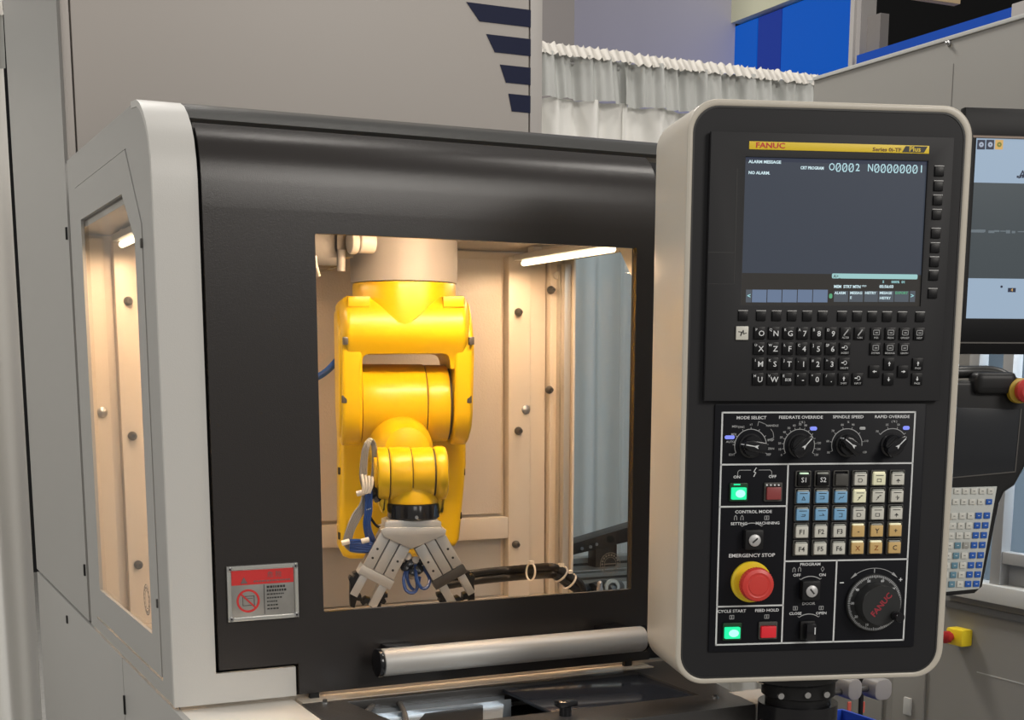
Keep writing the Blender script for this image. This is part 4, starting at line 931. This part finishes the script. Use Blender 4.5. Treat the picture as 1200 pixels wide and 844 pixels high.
# 30 function keys
GX = [942.2, 964.3, 985.8, 1008.6, 1030.5, 1052.3]; GY = [560.9, 581.4, 601.6, 621.4, 641.6]
gu = [q(x, 560.4, .006).x for x in GX]; gu = [gu[0]+(gu[5]-gu[0])*i/5 for i in range(6)]; gv = [q(997, y, .006).z for y in GY]; gv = [gv[0]+(gv[4]-gv[0])*i/4 for i in range(5)]
shift = (q(942.2, 560.4, .006).x-q(938.6, 641.4, .006).x)/2
kw, kh = .0154, .0150
caps = {n: mesh(bx(-kw/2, kw/2, -.0062, 0, -kh/2-.0006, kh/2-.0018, .0010), m, name='function_key') for n, m in (('w', keyw), ('b', keyb), ('a', keya), ('k', key), ('l', keylamp), ('d', keyf))}
edge = mesh(bx(-kw/2+.0008, kw/2-.0008, -.0052, -.001, 0, .0020, .0006), mat('key_edge', (.35, .36, .33), .25), name='key_edge')
edgel = mesh(bx(-kw/2+.0008, kw/2-.0008, -.0054, -.001, 0, .0022, .0006), mat('key_edge_lit', (.8, .78, .6), .3, emit=(.9, .85, .5), estr=.35), name='key_edge')
edgeg = mesh(bx(-kw/2+.003, kw/2-.002, -.0054, -.001, 0, .0018, .0006), mat('key_edge_green', (.6, .8, .6), .3, emit=(.6, .85, .6), estr=.5), name='key_edge')
frm = mesh(plate(rr(-.0096, -.0096, .0096, .0096, .0012, 3), 0, -.0030, holes=[rr(-.0081, -.0085, .0081, .0085, .001, 3)], bev=.0004), keyf, name='key_frame')
rows = ['kkdwlw', 'bbblww', 'bbbwww', 'wwwaaa', 'wwwaaa']; leg = [['S1', 'S2', '', '', '', ''], ['']*6, ['']*6, ['F1', 'F2', 'F3', '-', 'Y', '+'], ['F4', 'F5', 'F6', 'X', 'Z', 'C']]
tops = {(0, 0): edgeg, (0, 4): edgel, (1, 3): edgel, (3, 3): edgel, (3, 5): edgel, (4, 3): edgel, (4, 4): edgel}
wsy = [[(-3, -2), (1, -2), (2, 0), (1, 2), (-3, 2), (-3, -2)], [(-3, -2), (2, -2), (2, 1.5), (-3, 1.5), (-3, -2)], [(0, -3), (0, 1), (-2, -1), (2, -1), (0, 1)], [(-2, -2), (0, 2), (2, -2), (-2, -2)], [(-3, 2), (2, 2), (2, -1), (-3, -1)], [(-3, -2), (-1, 1), (1, 0), (3, 2)], [(-3, -3), (0, 0), (-2, 0), (3, 2.5), (1, 2.5)], [(-3, -3), (0, 0), (-2, 0), (3, 2.5), (1, 2.5)], [(-2, 0), (2, 0), (0, -3), (0, 2)], [(-2, -1), (2, -1), (3, 1), (-1, 1)], [(-3, 0), (3, 0), (1, 2)], [(-2, 2), (2, 2), (2, -2), (-2, -2)]]
n_ = 0
for j in range(5):
    for i in range(6):
        u, v = gu[i]-shift*(1.0 if i < 0 else 1.0)+shift*1.0, gv[j]; t = rows[j][i]
        k = link('function_key', caps[t], pn, (u, -WO, v)); link('key_frame', frm, k, (0, 0, 0))
        y = -.0065
        if t != 'd': link('key_edge', tops.get((j, i), edge), k, (0, 0, kh/2-.0019))
        s = leg[j][i]
        im = ink if t == 'k' else inkk
        if (j, i) in ((4, 3), (4, 4)): im = mat('ochre_ink', (.30, .10, .01), .5)
        if s: text(k, s, (0, y, -.0014), .0082, im, 'CENTER', .006, 1)
        elif t != 'd':
            L = wsy[n_ % 12]; n_ += 1
            part('symbol', strip([(a*.0010, b*.0010-.0022) for a, b in L], .0006, .0062, .0065), inkk, k)
            part('symbol', bx(-.0048, .0048, -.0065, -.0062, .0030, .0038), inkk, k)
# hand wheel
c = q(1023, 706, WO)
hw = part('hand_wheel', lathe([(.0355, 0), (.0355, .004), (.0345, .005), (.0258, .005), (.0252, .006), (.0252, .024), (.0240, .026)], 'Y', 64), mat('wheel_black', (.016, .017, .018), .4), pn, (c.x, -WO, c.z))
g = bmesh.new()
for i in range(100):
    a = math.tau*i/100; l = .0318 if i % 5 else .0308; strip([(l*math.cos(a), l*math.sin(a)), (.0340*math.cos(a), .0340*math.sin(a))], .0006, .005, .0052, bm=g)
part('dial_ticks', g, ink, hw)
for i in range(10):
    a = math.radians(90-18-36*i); text(hw, str((60+10*i) % 100 or 0), (.0284*math.cos(a), -.0052, .0284*math.sin(a)), .0042, ink, 'CENTER', .02, 1)
text(hw, 'FANUC', (.000, -.0262, .001), .0098, mat('dim_red_ink', (.30, .02, .035), .5), 'CENTER', .03, 1.05, rot=math.radians(-50))
part('crank_knob', lathe([(.0045, .024), (.0060, .027), (.0062, .040), (.0050, .042)], 'Y', 24, c=(.0178, 0, -.0125)), blackg, hw)
cc_ = q(1023, 706, WO); g = ring((cc_.x, cc_.z), .0420, .0426, WO, WO+.0002, n=30, a0=52, a1=128)
for a, s in ((50, 1), (130, -1)):
    a = math.radians(a); ex, ez = cc_.x+.0423*math.cos(a), cc_.z+.0423*math.sin(a); dx, dz = s*math.sin(a), -s*math.cos(a)
    plate([(ex+dx*.004, ez+dz*.004), (ex-dx*.005-dz*.0017, ez-dz*.005+dx*.0017), (ex-dx*.005+dz*.0017, ez-dz*.005-dx*.0017)], -WO, -WO-.0002, bm=g)
strip([(cc_.x, cc_.z+.042), (cc_.x, cc_.z+.037)], .0010, WO, WO+.0002, bm=g); part('direction_arrow', g, inkd, pn)
pt('-', 986.5, 682, .014, ink, b=0, sx=1.5); pt('+', 1055.3, 679.8, .009, ink, b=.01, sx=1)
# swivel joint under the pendant
sj = thing('swivel_arm', 'black swivel joint and arm that carries the control pendant', 'arm', frame=PF)
a_ = q(918, 805, -.08); jx = a_.x; jy = .08; jz = V0
part('collar', lathe([(.060, jz-.0005), (.060, jz-.012), (.052, jz-.016)], 'Z', 40, c=(jx+.01, jy, 0)), blackg, sj)
part('joint', lathe([(.047, jz-.014), (.047, jz-.034), (.042, jz-.036), (.042, jz-.05)], 'Z', 40, c=(jx+.02, jy, 0)), black, sj)
part('joint_ring', lathe([(.051, jz-.045), (.051, jz-.075), (.046, jz-.08), (.046, jz-.30)], 'Z', 40, c=(jx+.02, jy, 0)), blackg, sj)
for dx in (-.02, .015, .04): part('joint_bolt', cyl((jx+dx, jy-.045, jz-.026), (jx+dx, jy-.050, jz-.026), .004, n=12), steel, sj)
part('white_ring', lathe([(.058, jz-.082), (.058, jz-.10)], 'Z', 40, c=(jx+.03, jy, 0)), white, sj)
part('arm_tube', cyl((jx+.02, jy, jz-.28), (jx+.02, jy+.045, jz-.28), .04, n=32), blackg, sj)

# ============================================================ RIGHT HAND MACHINE
XM = 2.1
nm = thing('neighbour_machine', 'grey machining cell at right behind the pendant with pale window', 'machine')
zt_ = hX(1080, 56, XM).z; yb_ = hX(953.5, 100, XM).y
wy0, wy1 = hX(1200, 600, XM).y-.5, hX(1134, 500, XM).y
wz0, wz1 = hX(1200, 692, XM).z, 1.60
m2 = mat('neighbour_grey', (.27, .26, .24), .5, bump=(500, .08, .001))
out = [(1.2, .10), (yb_, .10), (yb_, zt_), (1.2, zt_)]
part('side_wall', plate(out, XM, XM+.03, 'YZ', holes=[[(wy0, wz0), (wy1, wz0), (wy1, wz1), (wy0, wz1)]], bev=.002), m2, nm)
part('top_trim', bx(XM-.004, XM+.03, 1.2, yb_, zt_-.002, zt_+.006, .001), mat('trim_light', (.5, .5, .48), .4), nm)
part('roof', bx(XM+.031, XM+1.2, 1.2, yb_, zt_-.03, zt_), m2, nm)
part('rear_wall', bx(XM+.031, XM+1.2, yb_-.03, yb_, .1, zt_-.031), m2, nm)
part('front_wall', bx(XM+.031, XM+1.2, 1.2, 1.23, .1, zt_-.031), m2, nm)
part('inner_floor', bx(XM+.031, XM+1.19, 1.231, yb_-.031, .88, .90), m2, nm)
part('plinth', bx(XM+.02, XM+1.2, 1.2, yb_-.01, 0, .098), black, nm)
frl = mat('frame_light', (.52, .52, .50), .4)
part('window_sill', bx(XM-.018, XM+.03, wy0-.3, wy1+.03, wz0-.035, wz0+.002, .003), frl, nm)
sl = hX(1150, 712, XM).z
part('ledge_dark_strip', bx(XM-.010, XM-.0005, 1.2, hX(1108, 700, XM).y, sl-.012, sl+.002, .001), mat('ledge_dark', (.09, .09, .09), .5), nm)  # dark strip along the wall below the sill
for y in (wy1-.012, hX(1172, 600, XM).y): part('mullion', bx(XM-.006, XM+.02, y-.016, y+.012, wz0, wz1, .002), mat('mullion_grey', (.38, .38, .38), .4, metal=.3), nm)
zr = hX(1185, 655, XM).z; part('cross_bar', bx(XM-.004, XM+.02, wy0, hX(1172, 600, XM).y-.016, zr-.012, zr+.012, .002), MATS['mullion_grey'], nm)
part('lower_infill', bx(XM+.018, XM+.024, wy0, hX(1172, 600, XM).y-.01, wz0, zr-.012), mat('infill_grey', (.30, .31, .32), .5), nm)
part('window_pane', bx(XM+.010, XM+.014, wy0+.001, wy1-.001, wz0+.001, wz1-.001), clear, nm)
part('interior_wall', bx(XM+.45, XM+.46, 1.25, yb_-.04, .9, 1.7), mat('pale_blue_interior', (.50, .62, .74), .6), nm)
area('interior_lamp', (XM+.25, 1.9, 1.64), (XM+.40, 2.0, 1.1), .3, 9, (.85, .93, 1), .9)
zsm = (hX(1145, 787, XM).z+hX(1200, 803, XM).z)/2; ysm = hX(1145, 787, XM).y
part('seam', bx(XM-.0008, XM, 1.2, ysm, zsm-.0012, zsm+.0012), mat('seam_light', (.48, .48, .46), .5), nm)
part('seam', bx(XM-.0008, XM, hX(1105, 300, XM).y-.001, hX(1105, 300, XM).y+.001, 1.6, zt_-.05), mat('seam_grey', (.235, .225, .21), .5), nm)
b = hX(1112.5, 51, XM); part('bolt', lathe([(.006, 0), (.006, .004), (.003, .005), (.003, .010), (.001, .011)], 'Y', 14), steel, nm, (XM, b.y, b.z), (0, 0, -math.pi/2))
for x, y in ((1067, 805), (1019, 812)):
    b = hX(x, y, XM); part('access_panel', bx(XM-.006, XM-.0005, b.y-.05, b.y+.05, b.z-.16, b.z+.05, .002), m2, nm)
b = hX(1068, 812, XM); part('handle_slot', bx(XM-.012, XM-.006, b.y-.012, b.y+.012, b.z-.05, b.z-.01, .003), frl, nm)
es = thing('emergency_button', 'yellow emergency stop box with red button low on the right machine', 'button')
b = hX(1128, 745, XM)
part('box', bx(XM-.030, XM, b.y-.030, b.y+.018, b.z-.018, b.z+.018, .005), yelp, es)
part('button_head', lathe([(.008, 0), (.008, .006), (.013, .008), (.013, .018), (.007, .021)], 'Y', 28), mat('deep_red', (.40, .02, .02), .4), es, (XM-.030, b.y+.001, b.z), (0, 0, -math.pi/2))
# monitor
_dm = ray(1170, 437); MF = Frame(O+_dm*(1.95/(-_dm.dot(_n))), .299974); m_ = MF.px
mo2 = thing('monitor', 'wide black monitor at the right edge showing white page bands', 'monitor', frame=MF)
uL, uS = m_(1126, 200).x, m_(1141, 200).x; uR = uL+.64; zT, zB = m_(1170, 127.3).z, m_(1170, 415.3).z; zs1, zs0 = m_(1170, 162.5).z, m_(1170, 373.5).z
part('bezel', plate([(uL, zB), (uR, zB), (uR, zT), (uL, zT)], .012, -.004, holes=[[(uS, zs0), (uR-.02, zs0), (uR-.02, zs1), (uS, zs1)]], bev=.0015), mat('bezel_black', (.006, .006, .007), .35, spec=.15), mo2)
part('rear_shell', bx(uL+.01, uR-.01, .012, .05, zB+.01, zT-.01, .008), black, mo2)
part('lower_lip', bx(uL, uR, -.0055, -.004, m_(1170, 402).z-.001, m_(1170, 402).z+.001), darkst, mo2)
part('top_strip', bx(uS-.006, uR-.02, -.0045, -.004, zs1, zs1+.003), mat('brown_strip', (.2, .14, .10), .4), mo2)
sn = part('screen', bx(uS, uR-.02, .001, .004, zs0, zs1), em('monitor_white', (.32, .42, .54), 1), mo2)
za_, zb2_ = m_(1170, 214.5).z, m_(1170, 326.5).z
part('photo_band', bx(uS, uR-.02, 0, .001, zb2_, za_), mat('monitor_photo', (.035, .045, .052), .2, emit=(.028, .036, .042), estr=1, vary=None), sn)
gg = bmesh.new(); rnd = random.Random(5)
for i in range(26): x = uS+.001+i*.009; bx(x, x+rnd.uniform(.004, .012), -.0003, 0, m_(1170, 271).z-rnd.uniform(.0005, .003), m_(1170, 271).z+rnd.uniform(.0005, .002), bm=gg)
tag(part('highlight_streak', gg, em('monitor_highlight', (.14, .17, .19), 1), sn), kind='stuff')  # glowing bars paint a highlight streak across the screen
for x, m1, m2_ in ((1150, em('icon_dark', (.03, .035, .06), 1), em('icon_pale', (.35, .4, .5), 1)), (1160.5, MATS['icon_dark'], MATS['icon_pale']), (1171, em('icon_amber', (.62, .38, .12), 1), em('icon_green', (.18, .2, .04), 1))):
    p = m_(x, 169.5); i_ = part('icon', bx(p.x-.0058, p.x+.0058, .0, .001, p.z-.0065, p.z+.0065), m1, sn); g = ring((p.x, p.z), .001, .0036, 0, .0003, n=12); part('icon_mark', g, m2_, sn)
p = m_(1186, 340); part('page_mark', bx(p.x-.006, p.x+.006, .0005, .001, p.z-.003, p.z+.003), MATS['icon_dark'], sn); text(sn, '4', (p.x, .0003, p.z), .006, MATS['icon_amber'], 'CENTER', .02, 1)
p = m_(1174, 336); part('page_dot', plate(circ(p.x, p.z, .0018, 12), .001, .0005), MATS['icon_dark'], sn)
text(sn, 'Ai', (m_(1200, 205).x, .0005, m_(1200, 205).z), .016, MATS['icon_dark'], 'CENTER', .01, 1.1)
g = bmesh.new(); 
for i in range(4): x = m_(1192, 205).x+i*.004; bx(x, x+.003, .0005, .001, m_(1192, 205).z-.004, m_(1192, 205).z-.001+.001*i, bm=g)
part('page_mark', g, MATS['icon_dark'], sn)
part('support_arm', cyl(((uL+uR)/2, .05, (zT+zB)/2), ((uL+uR)/2+.25, .50, (zT+zB)/2), .03, n=20), steel, mo2)
# teach pendant
_dt = ray(1150, 437); TF = Frame(O+_dt*(1.80/(-_dt.dot(_n))), .299974); t_ = TF.px
tp = thing('teach_pendant', 'black hand-held teach pendant with white and blue keypad at right', 'teach pendant', frame=TF)
def q3(L, w=0): return [(t_(x, y, w).x, t_(x, y, w).z) for x, y in L]
shell = [(1104, 452), (1120, 446), (1180, 447), (1208, 470), (1210, 500), (1203, 545), (1190, 569), (1178, 577), (1172, 590), (1152, 688), (1143, 696), (1100, 700)]
part('shell', plate(q3(shell)[::-1], .045, 0, bev=.006, seg=3), mat('teach_black', (.012, .012, .013), .4, spec=.3), tp, ang=50)
part('screen', plate(q3([(1104, 477), (1196, 480), (1189, 553), (1104, 561)])[::-1], 0, -.0012, bev=.0004), mat('teach_screen', (.020, .022, .026), .2, spec=.4), tp)
part('screen_edge', strip(q3([(1196, 480), (1189, 553), (1104, 561)]), .0016, .0012, .0018), darkst, tp)
part('keypad', plate(q3([(1104, 572), (1168, 570), (1147, 690), (1104, 694)])[::-1], 0, -.0015, bev=.0004), mat('keypad_white', (.50, .52, .50), .5), tp)
kf = mat('teach_key_frame', (.30, .30, .28), .5); kbm = mat('teach_key_blue', (.02, .10, .42), .4, spec=.3); kwm = mat('teach_key_white', (.60, .60, .56), .4); ktm = mat('teach_key_teal', (.10, .22, .30), .4)
for i in range(11):
    y = (575.5, 588, 604, 615.5, 627, 638.5, 650.5, 662, 673, 684)[i] if i < 10 else None
    if y is None: break
    L_ = (i-1)*-.4
    xr = 1160-(y-575)*.155
    n = 5 if i < 2 else 5
    for j in range(5):
        x = xr-j*(9.8 if i < 2 else 9.6)
        if x < 1106: continue
        mt = kwm
        if i == 1 and j == 0: mt = kbm
        if i >= 2: mt = (kbm, kbm, kwm if i != 5 else kf, ktm if i > 4 else kwm, kwm)[j]
        p = t_(x, y-(0 if i < 2 else j*-.2)); w_, h_ = (.0090, .0086) if i >= 2 else (.0088, .0076)
        k = part('key', bx(p.x-w_/2, p.x+w_/2, -.0034, -.0015, p.z-h_/2, p.z+h_/2, .0006), mt, tp)
        part('key_mark', bx(p.x-.0014, p.x+.0014, -.0036, -.0034, p.z-.0004, p.z+.0004), inkk if mt is kwm else ink, k)
# top grip bar with emergency stop
p = t_(1130, 440); part('top_grip', tube([tuple(t_(1100, 437, -.02)), tuple(t_(1135, 436, -.02)), tuple(t_(1165, 437, -.01)), tuple(t_(1185, 447, .0)), tuple(t_(1200, 462, .01))], .0085, n=12), mat('grip_black', (.02, .02, .02), .35), tp)
part('grip_pad', bx(t_(1140, 448).x, t_(1188, 448).x, -.012, .02, t_(1150, 462).z, t_(1150, 436).z, .010, seg=4), black, tp)
c = t_(1196, 458, .012); part('stop_ring', lathe([(.017, 0), (.017, .008), (.012, .010)], 'Y', 32, c=(c.x, -.005, c.z)), mat('dark_yellow', (.45, .30, .02), .4), tp)
part('stop_button', lathe([(.010, .008), (.0155, .012), (.0165, .022), (.012, .027)], 'Y', 32, c=(c.x+.004, -.005, c.z)), mat('stop_red', (.45, .03, .03), .35), tp)
# low things between the machines
lc = thing('grey_brackets', 'rounded grey brackets under the pendant right corner', 'bracket')
b = hY(1026, 806, 1.72); part('carrier_rod', cyl((b.x+.012, 1.72, b.z), (b.x-.16, 1.72, b.z), .005, n=12), darkst, lc)
part('carrier_post', cyl((b.x-.13, 1.735, b.z+.004), (b.x-.13, 1.735, 0), .012, n=14), black, lc)
for x, w_ in ((993, 16), (1026, 20)):
    b = hY(x, 808, 1.72); part('bracket', plate(rr(b.x-w_*.00085, b.z-.014, b.x+w_*.00085, b.z+.02, .012, 6), 1.70, 1.735, bev=.003), mat('bracket_grey', (.33, .31, .30), .4), lc)

bt2 = hY(1008, 830, 1.9)
ck = thing('hanging_black_cable', 'black cable hanging below the pendant right of the swivel joint', 'cable')
part('cable', tube([(bt2.x, 1.9, bt2.z+.06), (bt2.x+.001, 1.9, bt2.z), (bt2.x+.003, 1.9, .4), (bt2.x, 1.9, .01)], .0045), black, ck)
rt_ = thing('red_tag', 'small red label strip beside the hanging cable', 'tag')
for x in (996, 1012):
    b = hY(x, 828, 1.95); part('strip', bx(b.x-.004, b.x+.003, 1.95, 1.953, b.z-.012, b.z+.008), mat('tag_red', (.55, .10, .07), .5), rt_)
bl2 = thing('blue_bin', 'blue plastic bin edge showing below the pendant', 'bin')
A1 = hZ(984, 831, .93); A2 = hZ(1030, 846, .93)
bin_ = mat('bin_blue', (.015, .06, .42), .4)
part('wall', bx(A1.x, A1.x+.5, A1.y-.002, A1.y+.006, .55, .93, .001), bin_, bl2) if False else None
d_ = (A2-A1).normalized(); nn = Vector((-d_.y, d_.x, 0))
def wallseg(p, d, L, name):
    t = bx(0, L, 0, .006, .55, .93, .001); mt = Matrix.Translation((p.x, p.y, 0)) @ Matrix.Rotation(math.atan2(d.y, d.x), 4, 'Z'); bmesh.ops.transform(t, matrix=mt, verts=t.verts); part(name, t, bin_, bl2)
wallseg(A1, d_, .4, 'side'); wallseg(A1, nn, -.25, 'side') if False else wallseg(A1, -nn, .25, 'side')
wallseg(A1+d_*.4, -nn, .25, 'side'); wallseg(A1-nn*.25, d_, .4, 'side')
tt = bx(0, .4, 0, .25, .545, .551); bmesh.ops.transform(tt, matrix=Matrix.Translation((A1.x-nn.x*.25, A1.y-nn.y*.25, 0)) @ Matrix.Rotation(math.atan2(d_.y, d_.x), 4, 'Z'), verts=tt.verts); part('bottom', tt, bin_, bl2)
for k_ in range(4):
    cpt = A1+d_*(.03 if k_ % 2 else .37)-nn*(.03 if k_ < 2 else .22); part('leg', cyl((cpt.x, cpt.y, 0), (cpt.x, cpt.y, .545), .012, n=10), steel, bl2)

# ------------------------------------------------------------ put each empty at the base of its thing
bpy.context.view_layer.update()
for t in THINGS:
    lo = Vector((1e9,)*3); hi = -lo
    for c in t.children:
        for v in c.bound_box:
            p = Matrix.LocRotScale(c.location, c.rotation_euler, None) @ Vector(v)
            lo = Vector(map(min, lo, p)); hi = Vector(map(max, hi, p))
    base = Vector(((lo.x+hi.x)/2, (lo.y+hi.y)/2, lo.z))
    R_ = Matrix.Rotation(t.rotation_euler.z, 4, 'Z')
    t.location = Vector(t.location)+(R_ @ base)
    for c in t.children: c.location = Vector(c.location)-base
